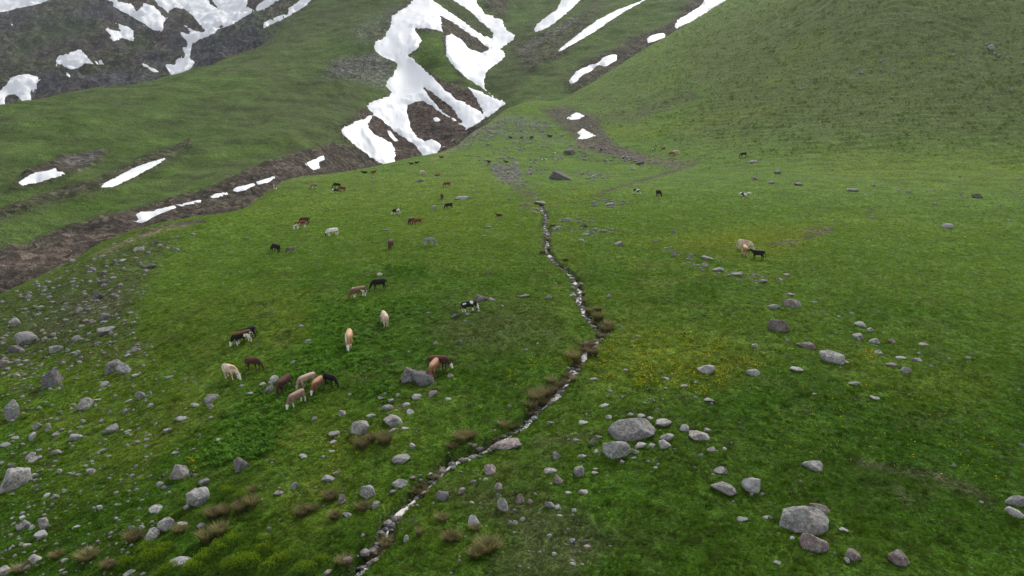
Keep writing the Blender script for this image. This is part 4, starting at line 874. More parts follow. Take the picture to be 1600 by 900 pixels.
for k, p in (('cow', 'graze'), ('cow', 'stand'), ('cow', 'lie'), ('donkey', 'graze')): POSE[(k, p)] = animal_mesh(k, p)
def ear_mesh(long):
    L, wd = (.30, .055) if long else (.17, .06)
    bm = bmesh.new(); bmesh.ops.create_uvsphere(bm, u_segments=8, v_segments=6, radius=1); bmesh.ops.scale(bm, vec=(wd, L / 2, .022), verts=bm.verts); bmesh.ops.translate(bm, vec=(0, L / 2, 0), verts=bm.verts)
    me = bpy.data.meshes.new('ear'); bm.to_mesh(me); bm.free(); me.polygons.foreach_set('use_smooth', np.full(len(me.polygons), True)); return me
EAR = {'cow': ear_mesh(False), 'donkey': ear_mesh(True)}
def tail_mesh(lie):
    pts = [(0, 0, 0, .035), (-.06, .01, -.10, .030), (-.09, .02, -.35, .022), (-.08, .02, -.55, .022), (-.07, .03, -.62, .045), (-.07, .03, -.76, .04), (-.07, .03, -.86, .008)]
    if lie: pts = [(0, 0, 0, .035), (-.08, .02, -.12, .028), (-.16, .10, -.30, .022), (-.20, .28, -.36, .022), (-.16, .45, -.37, .04), (-.12, .55, -.37, .008)]
    co, fa = [], []; n = 6
    for (x, y, z, r) in pts:
        for k in range(n): a = 2 * math.pi * k / n; co.append((x + r * math.cos(a), y + r * math.sin(a), z))
    for i in range(len(pts) - 1):
        for k in range(n): fa.append((i * n + k, i * n + (k + 1) % n, (i + 1) * n + (k + 1) % n, (i + 1) * n + k))
    me = bpy.data.meshes.new('tail'); me.from_pydata(co, [], fa); me.polygons.foreach_set('use_smooth', np.full(len(me.polygons), True)); return me
TAIL = {False: tail_mesh(False), True: tail_mesh(True)}
_mc = {}
def with_mat(me, mat):
    k = (me.name, mat.name)
    if k not in _mc: _mc[k] = me.copy(); _mc[k].materials.clear(); _mc[k].materials.append(mat)
    return _mc[k]
# u, foot v, visible length px, heading (0 right, 90 away, 180 left, 270 towards the camera), pose, coat, label, short name
HERD = [
    (381, 537, 34, 184, 'graze', 'blackface', 'black-brown calf with white face and legs grazing beside a half-hidden black one', 'the white-faced black-brown calf'),
    (389, 530, 30, 200, 'graze', 'black', 'black calf mostly hidden behind the white-faced black-brown calf', None),
    (362, 592, 34, 305, 'graze', 'cream', 'cream calf with pale face turned to the camera on the left', 'the cream calf'),
    (397, 577, 30, -40, 'graze', 'darkbrown', 'dark brown calf grazing uphill of the stones, behind the cream calf', 'the dark brown calf near the cream one'),
    (447, 610, 33, 232, 'graze', 'darkbrown', 'dark brown calf with lowered head right beside two stones', 'the dark brown calf by two stones'),
    (483, 604, 34, 192, 'graze', 'creambrown', 'beige-backed brown calf in the middle of the close herd', 'the beige-backed calf'),
    (497, 611, 30, 238, 'graze', 'brownface', 'calf with pinkish pale rump in front of the black one of the close herd', 'the pale-rumped calf'),
    (516, 602, 29, -45, 'graze', 'black', 'black calf at the uphill end of the close herd', 'the black calf of the close herd'),
    (466, 633, 35, 216, 'graze', 'greybrown', 'grey-brown calf with white face and legs, lowest of the close herd', 'the lowest calf of the herd'),
    (686, 578, 40, -14, 'graze', 'darkface', 'dark brown cow with white muzzle grazing behind the twin boulders', 'the dark brown cow at the twin boulders'),
    (680, 587, 34, 250, 'graze', 'brownface', 'light brown calf with white face peering over the twin boulders', 'the calf at the twin boulders'),
    (546, 541, 30, 265, 'graze', 'tan', 'tan calf with white face grazing towards the camera', 'the tan calf'),
    (601, 508, 28, 102, 'graze', 'cream', 'cream calf seen from behind in the lush grass', 'the cream calf seen from behind'),
    (733, 487, 30, 22, 'graze', 'blackwhite', 'black and white calf with long white legs before a dark rock', 'the calf by the dark rock'),
    (561, 464, 29, 190, 'graze', 'brownwhite', 'brown calf with white legs grazing below the black one', 'the brown calf with white legs'),
    (593, 452, 28, 183, 'graze', 'black', 'black cow grazing just above the brown calf with white legs', 'the black cow above the white-legged brown calf'),
    (431, 394, 19, 130, 'graze', 'black', 'black cow beside the dark grey donkey', 'the black cow beside the donkey'),
    (456, 396, 17, 185, 'graze', 'donkeydark', 'small dark grey donkey grazing beside a black cow', 'the dark grey donkey'),
    (671, 384, 22, -8, 'graze', 'donkeygrey', 'pale grey donkey grazing alone on the middle meadow', 'the pale grey donkey'),
    (611, 389, 19, 258, 'graze', 'darkbrown', 'lone brown calf seen head on left of the pale grey donkey', 'the brown calf left of the pale donkey'),
    (520, 369, 21, 186, 'graze', 'whiteblack', 'white cow with black patches grazing alone', 'the white cow with black patches'),
    (477, 350, 18, 160, 'graze', 'darkbrown', 'dark brown cow standing behind the red-brown one with white legs', None),
    (471, 357, 20, 182, 'graze', 'redwhite', 'red-brown calf with white legs in front of a darker cow', 'the red-brown calf with white legs'),
    (644, 350, 15, 230, 'graze', 'darkbrown', 'dark brown calf tucked beside the lone red-brown cow', None),
    (653, 351, 17, 182, 'graze', 'redbrown', 'red-brown cow side on, partly before a darker calf', 'the red-brown cow side on'),
    (620, 335, 15, 195, 'graze', 'blackwhite', 'black and white cow grazing left of two rocks on the middle meadow', 'the black and white cow uphill'),
    (702, 326, 15, 200, 'graze', 'black', 'black cow grazing between a round rock and a flat rock', 'the black cow between rocks'),
    (691, 311, 11, 265, 'graze', 'darkbrown', 'small brown calf seen head on above the black cow between rocks', None),
    (699, 292, 13, 188, 'graze', 'redbrown', 'dark red cow grazing alone uphill of the small brown calf', 'the dark red cow'),
    (780, 338, 12, 178, 'lie', 'darkbrown', 'dark brown calf lying left of the stream head', 'the calf lying near the stream head'),
    (430, 296, 11, 285, 'graze', 'redwhite', 'red-brown calf nearest the snow chain at the gully edge', 'the calf at the gully edge'),
    (491, 294, 11, 190, 'graze', 'brownwhite', 'brown calf with white legs right of the one at the gully edge', None),
    (526, 294, 13, 165, 'graze', 'black', 'black cow at the back of a tight trio uphill', None),
    (524, 302, 12, 205, 'graze', 'blackwhite', 'black and white calf at the front of a tight trio uphill', 'the front calf of the tight trio'),
    (534, 299, 13, 185, 'graze', 'redbrown', 'red-brown cow, rightmost of a tight trio uphill', None),
    (525, 270, 9, 180, 'lie', 'darkbrown', 'brown cow lying on the crest, leftmost of four', None),
    (535, 268, 9, 0, 'lie', 'black', 'black cow lying on the crest, second of four from the left', None),
    (570, 271, 10, 180, 'lie', 'black', 'black cow lying on the crest, third of four from the left', 'the lying black cow on the crest'),
    (584, 270, 10, 0, 'lie', 'redbrown', 'brown cow lying on the crest, rightmost of four', None),
    (643, 257, 9, 180, 'lie', 'darkbrown', 'brown cow lying under the foot of the large snowfield', None),
    (651, 255, 8, 0, 'lie', 'black', 'black cow lying under the foot of the large snowfield', None),
    (690, 247, 8, 180, 'lie', 'darkbrown', 'lone brown cow lying at the right foot of the large snowfield', None),
    (660, 273, 11, 5, 'graze', 'cream', 'whitish cow grazing left of a small red-brown one uphill', 'the whitish cow uphill'),
    (684, 278, 10, 200, 'graze', 'redwhite', 'small red-brown cow with white legs right of the whitish cow', None),
    (764, 257, 9, 250, 'stand', 'black', 'black cow standing left of the stone heap on the upper meadow', 'the black cow left of the stone heap'),
    (791, 254, 8, 180, 'lie', 'black', 'black cow lying on top of the stone heap on the upper meadow', None),
    (848, 251, 9, 0, 'lie', 'blackwhite', 'black cow with white head lying above the huge dark boulder', None),
    (867, 244, 7, 270, 'stand', 'cream', 'pale calf standing above the huge dark boulder', None),
    (798, 216, 7, 180, 'lie', 'black', 'far black cow lying, leftmost of the highest four', None),
    (815, 216, 6, 0, 'lie', 'darkbrown', 'far brown cow lying, second of the highest four', None),
    (831, 217, 7, 200, 'graze', 'black', 'far black cow on its feet, third of the highest four', None),
    (859, 214, 10, 180, 'lie', 'darkbrown', 'far dark cow lying, rightmost of the highest four', None),
    (939, 237, 7, 270, 'stand', 'darkbrown', 'dark calf standing in the scree under the lower small snow patch', None),
    (974, 250, 7, 250, 'graze', 'blackwhite', 'left one of two black and white calves side by side by the runnel', None),
    (981, 250, 7, 290, 'graze', 'blackwhite', 'right one of two black and white calves side by side by the runnel', None),
    (1020, 237, 6, 270, 'graze', 'brownwhite', 'small brown calf, leftmost of four under the long right slope', None),
    (1037, 233, 8, 180, 'lie', 'redbrown', 'brown cow lying, highest of four under the long right slope', None),
    (1050, 243, 9, 200, 'graze', 'redbrown', 'red-brown cow before a pale one under the long right slope', None),
    (1056, 241, 10, 5, 'graze', 'cream', 'pale cow behind a red-brown one under the long right slope', None),
    (1162, 245, 11, 182, 'graze', 'black', 'lone black cow grazing at the foot of the long right slope', 'the lone black cow under the slope'),
    (994, 303, 13, -20, 'graze', 'blackwhite', 'black and white cow grazing left of an all black one', None),
    (1029, 307, 15, -58, 'graze', 'black', 'all black cow grazing right of the black and white one', 'the all black cow'),
    (1162, 307, 20, 0, 'lie', 'blackwhite', 'black and white cow lying alone on the right meadow', 'the lying black and white cow'),
    (1162, 391, 26, -3, 'graze', 'cream', 'cream cow at the back of the trio on the right meadow', None),
    (1163, 399, 20, 100, 'graze', 'tan', 'small tan calf in the middle of the trio on the right meadow', 'the tan calf of the right trio'),
    (1184, 405, 23, 182, 'stand', 'black', 'black calf on its feet in front of the trio on the right meadow', 'the black calf of the right trio'),
]
_ax, _ay, _az = field_a.hit([h[0] for h in HERD], [h[1] for h in HERD])
COWS = []
for (u, v, L, hd, pose, ct, label, short), x, y in zip(HERD, _ax, _ay):
    kind = 'donkey' if ct.startswith('donkey') else 'cow'
    body, poll, axh = POSE[(kind, pose)]
    d = math.sqrt(x * x + y * y + 64)
    long_m = L * d / FPX
    c = abs(math.cos(R(hd)))
    full = (2.1 if pose != 'lie' else 2.15) * c + (1.45 if pose != 'lie' else 1.2) * (1 - c)
    s = float(np.clip(long_m / full, .62, 1.12))
    psi = R(hd) - math.atan2(x, y)               # heading on the ground
    hx, hy = math.cos(psi), math.sin(psi)
    e = .5 * s
    zz = field_a.z(np.array([x, x + e * hx, x - e * hx, x - e * hy, x + e * hy]), np.array([y, y + e * hy, y - e * hy, y + e * hx, y - e * hx]))
    z = float(np.mean(zz)); pit = math.atan2(zz[1] - zz[2], 2 * e); rol = math.atan2(zz[3] - zz[4], 2 * e)
    root = bpy.data.objects.new(kind if kind == 'donkey' else ('calf' if 'calf' in label else 'cow'), None); COL.objects.link(root)
    root.matrix_world = Matrix.Translation((x, y, z + .01)) @ Matrix.Rotation(psi, 4, 'Z') @ Matrix.Rotation(-pit, 4, 'Y') @ Matrix.Rotation(rol * .5, 4, 'X') @ Matrix.Scale(s, 4)
    tag(root, label, kind if kind == 'donkey' else 'cow', 'donkeys with the herd' if kind == 'donkey' else 'cattle grazing on the alp')
    m = COAT[ct]
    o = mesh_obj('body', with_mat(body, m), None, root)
    COWS.append((x, y, .7 * s))
    if L >= 8:
        t = mesh_obj('tail', with_mat(TAIL[pose == 'lie'], m), None, root); t.location = (-.83, 0, 1.06 if pose != 'lie' else .58)
        for sd in (-1, 1):
            er = mesh_obj('ear', with_mat(EAR[kind], m), None, root)
            er.location = Vector(poll) + Vector((0, .09 * sd, 0)) + Vector((.0, 0, .03))
            if kind == 'donkey': er.rotation_euler = (0, 0, R(-90 if sd < 0 else 90) * .0); er.matrix_basis = Matrix.Translation(er.location) @ Matrix.Rotation(R(150 if pose == 'graze' else 70), 4, 'Y') @ Matrix.Rotation(sd * R(25), 4, 'Z') @ Matrix.Rotation(R(90), 4, 'Z')
            else: er.matrix_basis = Matrix.Translation(er.location) @ Matrix.Rotation(R(-15 * sd), 4, 'X') @ (Matrix.Identity(4) if sd > 0 else Matrix.Rotation(math.pi, 4, 'Z'))
    if short: pass

# ------------------------------------------------------------------ every stone is told apart by its neighbour
LANDMARKS = [(h[0], h[1] - h[2] * .3, h[7]) for h in HERD if h[7]]
for r in things_rock:
    if r['name']:
        tag(r['obj'], r['name'], 'boulder' if r['w'] >= 24 else 'stone', 'stones scattered over the meadow')
        LANDMARKS.append((r['u'], r['v'] - r['h'] / 2, 'the ' + r['name']))
_DIR = ['right of', 'above right of', 'above', 'above left of', 'left of', 'below left of', 'below', 'below right of']
_ORD = ['first', 'second', 'third', 'fourth', 'fifth', 'sixth', 'seventh', 'eighth', 'ninth', 'tenth']
def brief(t):
    for k, v in (('the split stone', None), ('the dark rock', 'the dark rock behind a calf'), ('the rounded stone', 'the rounded stone below the cream calf'), ('the pale boulder', 'the pale boulder on the left shoulder'),
                 ('the rust-red stone', None), ('the dark-sided boulder', None), ('the low brownish stone', None), ('the flat stone right', 'the flat stone by the smooth round boulder'), ('the stone just above', 'the stone above the low flat one'),
                 ('the flat rock right', 'the flat rock beside a black cow'), ('the dark boulder just', 'the dark boulder under the scree'), ('the upright mottled', 'the upright mottled stone'), ('the slanted boulder', None), ('the cap stone', None), ('the flat-topped rock', 'the flat-topped rock beside the lower stream'), ('the pale outcrop', 'the pale outcrop on the long slope'), ('the upper of two stones', 'the upper stone at the right edge'), ('the lower peaked', 'the lower peaked stone at the edge')):
        if t.startswith(k): return v or k
    for cut in (',', ' directly', ' just', ' between', ' beside', ' with', ' near', ' on the', ' in the', ' high', ' low', ' tucked', ' standing', ' uphill', ' touching', ' amid', ' at the', ' right of', ' left of', ' below', ' behind', ' among', ' under', ' by the'):
        i = t.find(cut)
        if i > 0 and len(t[:i].split()) >= 4: t = t[:i]
    return ' '.join(t.split()[:8])
_bn = {}
_beasts = {h[7] for h in HERD}
for L_m in LANDMARKS: _bn.setdefault(L_m[2] if L_m[2] in _beasts else brief(L_m[2]), []).append(L_m)
LMS = [(l[0][0], l[0][1], k) for k, l in _bn.items() if len(l) == 1 or True and len(l) == 1]
_bucket = {}
for r in things_rock:
    if r['name']: continue
    cu, cv = r['u'], r['v'] - r['h'] / 2
    dd = [(math.hypot(cu - a, (cv - b) * 1.3), a, b, n) for a, b, n in LMS]; dmin, a, b, n = min(dd)
    k = int(round(math.degrees(math.atan2(-(cv - b) * 1.3, cu - a)) / 45)) % 8
    _bucket.setdefault((n, k), []).append((dmin, r))
for (n, k), lst in _bucket.items():
    lst.sort(key=lambda t: t[0])
    for i, (d_, r) in enumerate(lst):
        size = 'large' if r['w'] >= 22 else 'medium' if r['w'] >= 13 else 'small'
        ord_ = '' if len(lst) == 1 else (', nearest' if i == 0 else ', %s nearest' % _ORD[min(i, 9)])
        tag(r['obj'], '%s %s stone%s %s %s' % (size, TONE[r['t']], ord_, _DIR[k], n), 'stone', 'stones scattered over the meadow')
        if r['obj'].name.startswith('boulder'): r['obj']['category'] = 'boulder'

# ================================================================== STREAM
def build_stream():
    S2 = STREAM; T = np.gradient(S2, axis=0); T /= np.linalg.norm(T, axis=1)[:, None]; Nn = np.stack([-T[:, 1], T[:, 0]], 1)
    n = len(S2); t = np.arange(n)
    zc = field_a.z(S2[:, 0], S2[:, 1])
    for _ in range(2): zc[1:-1] = .25 * zc[:-2] + .5 * zc[1:-1] + .25 * zc[2:]
    hw = .30 + .18 * perlin(t / 5.0, t * 0 + .5, 5) + .12 * perlin(t / 1.9, t * 0 + 3.5, 6)
    gap = sstep(-.22, .02, perlin(t / 5.5, t * 0 + 21.5, 9)); hw = np.clip(hw, .12, .50) * (.42 + .58 * gap) * np.interp(STREAM[:, 1], [28, 33, 42], [.5, .7, 1.0]); m = 9; k = np.linspace(-1, 1, m)
    X = S2[:, 0:1] + Nn[:, 0:1] * hw[:, None] * k; Y = S2[:, 1:2] + Nn[:, 1:2] * hw[:, None] * k
    Z = zc[:, None] + .15 + .08 * perlin(t / 3.1, t * 0 + 9.5, 7)[:, None] + .05 * fbm(X / .35, Y / .35, 3, 77) - .04 * k[None, :] ** 2
    co = np.stack([X.ravel(), Y.ravel(), Z.ravel()], 1)
    mt, nt, b = new_mat('white_water', .18, .5)
    pos = N(nt, 'ShaderNodeNewGeometry').outputs['Position']
    f = tex_noise(nt, pos, 3.2, 6, .75); f2 = tex_noise(nt, pos, .42, 3, .6); f3 = tex_noise(nt, pos, 9, 3, .6)
    foam = math_n(nt, 'ADD', f, math_n(nt, 'MULTIPLY', math_n(nt, 'SUBTRACT', f2, .5), 1.5))
    fm = ramp(nt, foam, [(.40, 0.0), (.52, 1.0)])
    nt.links.new(mixc(nt, fm, (.055, .065, .075), mixc(nt, f3, (.42, .38, .32), (.86, .84, .80))), b.inputs['Base Color'])
    nt.links.new(ramp(nt, fm, [(0, .12), (1, .8)]), b.inputs['Roughness'])
    bump(nt, b, f3, .6, .08)
    o = mesh_obj('stream', raw_mesh('stream', co, grid_faces((n, m))), mt)
    tag(o, 'narrow white-water stream tumbling down the middle of the meadow', 'stream', kind='structure')
build_stream()
def stream_stones():
    g = np.random.default_rng(8); bm = bmesh.new(); bmesh.ops.create_icosphere(bm, subdivisions=1, radius=1); bm.verts.ensure_lookup_table()
    v0 = np.array([v.co[:] for v in bm.verts]); f0 = np.array([[v.index for v in f.verts] for f in bm.faces]); bm.free()
    for t, cnt in (('p', 300), ('d', 520), ('b', 260)):
        CO, FA = [], []; PP = STREAM[g.integers(0, len(STREAM) - 1, cnt)] + g.normal(0, .30, (cnt, 2)); ZZ = field_a.z(PP[:, 0], PP[:, 1])
        for k in range(cnt):
            p = PP[k]
            w = .05 + .26 * g.random() ** 2; z = float(ZZ[k])
            c = v0 * (1 + g.uniform(-.25, .25, (len(v0), 1))) * np.array([w, w * .8, w * .6])
            CO.append(c + np.array([p[0], p[1], z + w * .25 + .06])); FA.append(f0 + k * len(v0))
        o = mesh_obj('stream_pebbles', raw_mesh('stream_pebbles', np.concatenate(CO), np.concatenate(FA), False), ROCK[t])
        tag(o, '%s cobbles lying in and along the stream bed' % TONE[t], 'stones', kind='stuff')
stream_stones()

# ================================================================== PLANTS
def leaf_mat(name, rgb=None, attr=None, trans=.35, vary=.5, tip=None, hi=.16):
    m, nt, b = new_mat(name, .9, .0)
    out = nt.nodes['Material Output']
    if attr:
        a = N(nt, 'ShaderNodeAttribute'); a.attribute_type = 'INSTANCER'; a.attribute_name = attr; c = a.outputs['Color']
    else:
        oi = N(nt, 'ShaderNodeObjectInfo'); c = mixc(nt, 1.0, mixc(nt, 0.0, rgb, rgb), ramp(nt, oi.outputs['Random'], [(0, 1 - vary / 2), (1, 1 + vary / 2)]), 'MULTIPLY')
        if tip is not None:
            tc = N(nt, 'ShaderNodeTexCoord'); sp = N(nt, 'ShaderNodeSeparateXYZ'); nt.links.new(tc.outputs['Object'], sp.inputs[0])
            c = mixc(nt, ramp(nt, sp.outputs['Z'], [(.25, 0.0), (.8, 1.0)]), c, tip)
        c = mixc(nt, 1.0, c, ramp(nt, tex_noise(nt, N(nt, 'ShaderNodeNewGeometry').outputs['Position'], 9, 3, .6), [(.3, .6), (.7, 1.4)]), 'MULTIPLY')
    nt.links.new(c, b.inputs['Base Color'])
    tr = N(nt, 'ShaderNodeBsdfTranslucent'); nt.links.new(c, tr.inputs['Color'])
    mx = N(nt, 'ShaderNodeMixShader'); mx.inputs[0].default_value = trans
    nt.links.new(b.outputs[0], mx.inputs[1]); nt.links.new(tr.outputs[0], mx.inputs[2]); nt.links.new(mx.outputs[0], out.inputs['Surface'])
    return m
def blade_mesh(name, seed, n, spread, height, lean, width, segs=2, mat=None):
    g = np.random.default_rng(seed); co, fa = [], []
    for i in range(n):
        a = g.uniform(0, 2 * np.pi); rr = spread * math.sqrt(g.random()); bx, by = rr * math.cos(a), rr * math.sin(a)
        a2 = a + g.normal(0, .6); h = height * g.uniform(.55, 1.1); ln = lean * g.uniform(.3, 1.1) * h; w = width * g.uniform(.7, 1.2)
        px, py = -math.sin(a2) * w / 2, math.cos(a2) * w / 2; base = len(co)
        for s in range(segs):
            t = s / segs; cx, cy, cz = bx + math.cos(a2) * ln * t ** 1.8, by + math.sin(a2) * ln * t ** 1.8, h * (t - .22 * lean * t * t)
            k = 1 - .45 * t; co += [(cx + px * k, cy + py * k, cz), (cx - px * k, cy - py * k, cz)]
        co.append((bx + math.cos(a2) * ln, by + math.sin(a2) * ln, h * (1 - .22 * lean)))
        for s in range(segs - 1): fa.append((base + 2 * s, base + 2 * s + 1, base + 2 * s + 3, base + 2 * s + 2))
        fa.append((base + 2 * segs - 2, base + 2 * segs - 1, base + 2 * segs))
    me = bpy.data.meshes.new(name); me.from_pydata(co, [], fa)
    if mat: me.materials.append(mat)
    return me
def px_place(items):
    u = [i[0] for i in items]; v = [i[1] for i in items]; return field_a.hit(u, v)
def auto_label(items, noun_fn, lms):
    """a phrase for each item that sets it apart by the landmark next to it"""
    bk = {}
    for i, it in enumerate(items):
        cu, cv = it[0], it[1] - it[3] / 2; dmin, a, b, n = min((math.hypot(cu - a, (cv - b) * 1.3), a, b, n) for a, b, n in lms)
        k = int(round(math.degrees(math.atan2(-(cv - b) * 1.3, cu - a)) / 45)) % 8; bk.setdefault((n, k), []).append((dmin, i))
    out = [''] * len(items)
    for (n, k), l in bk.items():
        l.sort()
        for j, (_, i) in enumerate(l): out[i] = '%s%s %s %s' % (noun_fn(items[i]), '' if len(l) == 1 else (', nearest' if j == 0 else ', %s nearest' % _ORD[min(j, 9)]), _DIR[k], n)
    return out
# dry tussocks: middle, foot, width, height px, tone
TUSS = [(936, 502, 22, 18, 'r'), (948, 524, 26, 24, 'r'), (917, 548, 34, 22, 'r'), (926, 556, 24, 16, 'r'), (896, 566, 28, 22, 't'), (905, 577, 20, 12, 'r'), (884, 592, 18, 14, 'r'), (872, 608, 30, 20, 'r'), (838, 630, 30, 26, 't'), (854, 622, 28, 22, 'r'), (830, 642, 24, 22, 't'), (862, 616, 22, 18, 'r'),
        (787, 670, 20, 16, 't'), (722, 692, 30, 22, 't'), (736, 686, 20, 14, 'r'), (564, 702, 26, 22, 'r'), (600, 696, 28, 24, 'r'), (580, 690, 18, 16, 'r'), (515, 784, 28, 20, 'r'), (488, 800, 18, 14, 'r'), (470, 808, 24, 18, 'r'), (522, 812, 22, 14, 'r'), (566, 798, 24, 14, 'r'),
        (676, 752, 26, 18, 't'), (664, 776, 28, 16, 'r'), (602, 862, 22, 26, 't'), (588, 872, 20, 18, 't'), (536, 884, 26, 16, 't'), (762, 864, 42, 24, 't'), (744, 872, 28, 18, 't'), (655, 838, 14, 18, 't'), (704, 848, 30, 18, 'r'), (742, 830, 20, 12, 't'), (690, 815, 22, 14, 't'),
        (332, 812, 28, 20, 'r'), (350, 806, 20, 16, 'r'), (392, 796, 22, 26, 't'), (374, 803, 22, 22, 'r'), (320, 848, 26, 22, 't'), (342, 838, 26, 22, 't'), (206, 848, 26, 18, 'r'), (280, 834, 22, 14, 't'), (132, 878, 30, 16, 't'), (86, 874, 18, 12, 't'), (168, 890, 20, 14, 'r'), (30, 897, 22, 14, 't'),
        (855, 378, 12, 8, 'r'), (859, 392, 11, 8, 'r'), (848, 396, 11, 8, 'r'), (864, 354, 10, 6, 'r'), (848, 352, 9, 6, 'r'), (922, 490, 16, 12, 't'), (914, 474, 14, 10, 'r'), (935, 486, 14, 10, 't'), (906, 452, 12, 8, 'r'), (884, 408, 12, 7, 'r'), (394, 770, 16, 12, 'r')]
TUSS += [(846, 636, 26, 20, 'r'), (826, 652, 20, 14, 'r'), (862, 600, 18, 14, 't'), (910, 552, 22, 16, 'r'), (900, 572, 20, 14, 'r'), (940, 532, 20, 16, 't'), (952, 512, 18, 14, 't'), (928, 510, 16, 12, 'r'), (706, 702, 18, 12, 'r'), (654, 764, 18, 14, 'r'), (640, 772, 16, 12, 't'), (608, 850, 18, 16, 't'), (574, 878, 18, 14, 'r'), (798, 672, 16, 12, 'r'), (772, 690, 14, 10, 't'), (896, 596, 14, 10, 't'), (913, 462, 12, 9, 't'), (898, 440, 11, 7, 'r'), (858, 372, 9, 6, 't')]
TMAT = {'r': leaf_mat('dry_brown_blades', (.10, .095, .035), trans=.3, tip=(.26, .20, .11)), 't': leaf_mat('dry_straw_blades', (.12, .125, .035), trans=.3, tip=(.34, .28, .14))}
TME = {(t, k): blade_mesh('tussock_blades', 60 + k, 420, .40, 1.0, .75, .026, 3, TMAT[t]) for t in 'rt' for k in range(3)}
_tx, _ty, _tz = px_place(TUSS)
SLM = LMS + [(840, 345, 'the top of the stream'), (893, 425, 'the first white cascade of the stream'), (938, 515, 'the outward bend of the stream'), (905, 575, 'the stream below its outward bend'), (830, 650, 'the stream beside the yellow flowers'), (690, 720, 'the broken white cascade of the lower stream'), (632, 785, 'the low white cascade'), (572, 862, 'the stream foot')]
for i, (it, lab) in enumerate(zip(TUSS, auto_label(TUSS, lambda it: '%s dry tussock' % ('brown' if it[4] == 'r' else 'straw-coloured'), SLM))):
    u, v, w, h, t = it; d = math.sqrt(_tx[i] ** 2 + _ty[i] ** 2 + 90)
    o = mesh_obj('grass_tussock', TME[(t, i % 3)]); s = w * d / FPX / 1.3; sz = h * d / FPX * 1.0
    o.location = (_tx[i], _ty[i] + .25 * s, _tz[i] - .03); o.scale = (s, s, sz); o.rotation_euler = (0, 0, i * 2.4)
    tag(o, lab, 'tussock', 'dry grass tussocks')
# cushion shrubs at the lower left
SHRUB = [(388, 890, 38, 24), (362, 897, 34, 16), (424, 897, 36, 20), (446, 884, 30, 16), (476, 897, 30, 16), (238, 884, 36, 20), (222, 870, 28, 16), (300, 899, 34, 14), (252, 866, 26, 14), (262, 899, 26, 12), (340, 868, 30, 16), (362, 852, 26, 14), (405, 868, 28, 14), (318, 880, 28, 14), (500, 884, 24, 14), (352, 776, 24, 12), (376, 782, 22, 12), (410, 850, 22, 12), (196, 888, 24, 14)]
def shrub_mesh(seed, mat):
    g = np.random.default_rng(seed); co, fa = [], []
    lob = [(g.uniform(-.32, .32), g.uniform(-.32, .32), g.uniform(.2, .42), g.uniform(.28, .46)) for _ in range(9)]
    for i in range(950):
        cx, cy, cz, r = lob[i % 9]; n = g.normal(size=3); n[2] = abs(n[2]) * 1.1; n /= np.linalg.norm(n)
        p = np.array([cx, cy, cz * .6]) + n * r * g.uniform(.75, 1.05)
        if p[2] < 0: continue
        t = np.cross(n, g.normal(size=3)); t /= np.linalg.norm(t); b2 = np.cross(n, t); L = g.uniform(.045, .085); k = len(co)
        co += [tuple(p - t * L * .35), tuple(p + n * L * .5 + b2 * L * .4), tuple(p + n * L * 1.1), tuple(p + t * L * .35)]; fa.append((k, k + 1, k + 2, k + 3))
    me = bpy.data.meshes.new('shrub_sprigs'); me.from_pydata(co, [], fa); me.materials.append(mat); return me
SMAT = leaf_mat('cushion_sprigs', (.055, .12, .012), trans=.3, vary=.7, tip=(.26, .36, .02))
SME = [shrub_mesh(90 + k, SMAT) for k in range(4)]
_bx, _by, _bz = px_place(SHRUB)
for i, (it, lab) in enumerate(zip(SHRUB, auto_label(SHRUB, lambda it: 'yellow-green cushion shrub', SLM))):
    u, v, w, h = it; d = math.sqrt(_bx[i] ** 2 + _by[i] ** 2 + 150)
    o = mesh_obj('cushion_shrub', SME[i % 4]); s = w * d / FPX / 1.1
    o.location = (_bx[i], _by[i] + .35 * s, _bz[i] - .02); o.scale = (s, s, s * .95); o.rotation_euler = (0, 0, i * 1.7)
    tag(o, lab, 'shrub', 'cushion shrubs at the foot of the slope'); ROCK_SPOTS.append((_bx[i], _by[i] + .35 * s, s * .4))

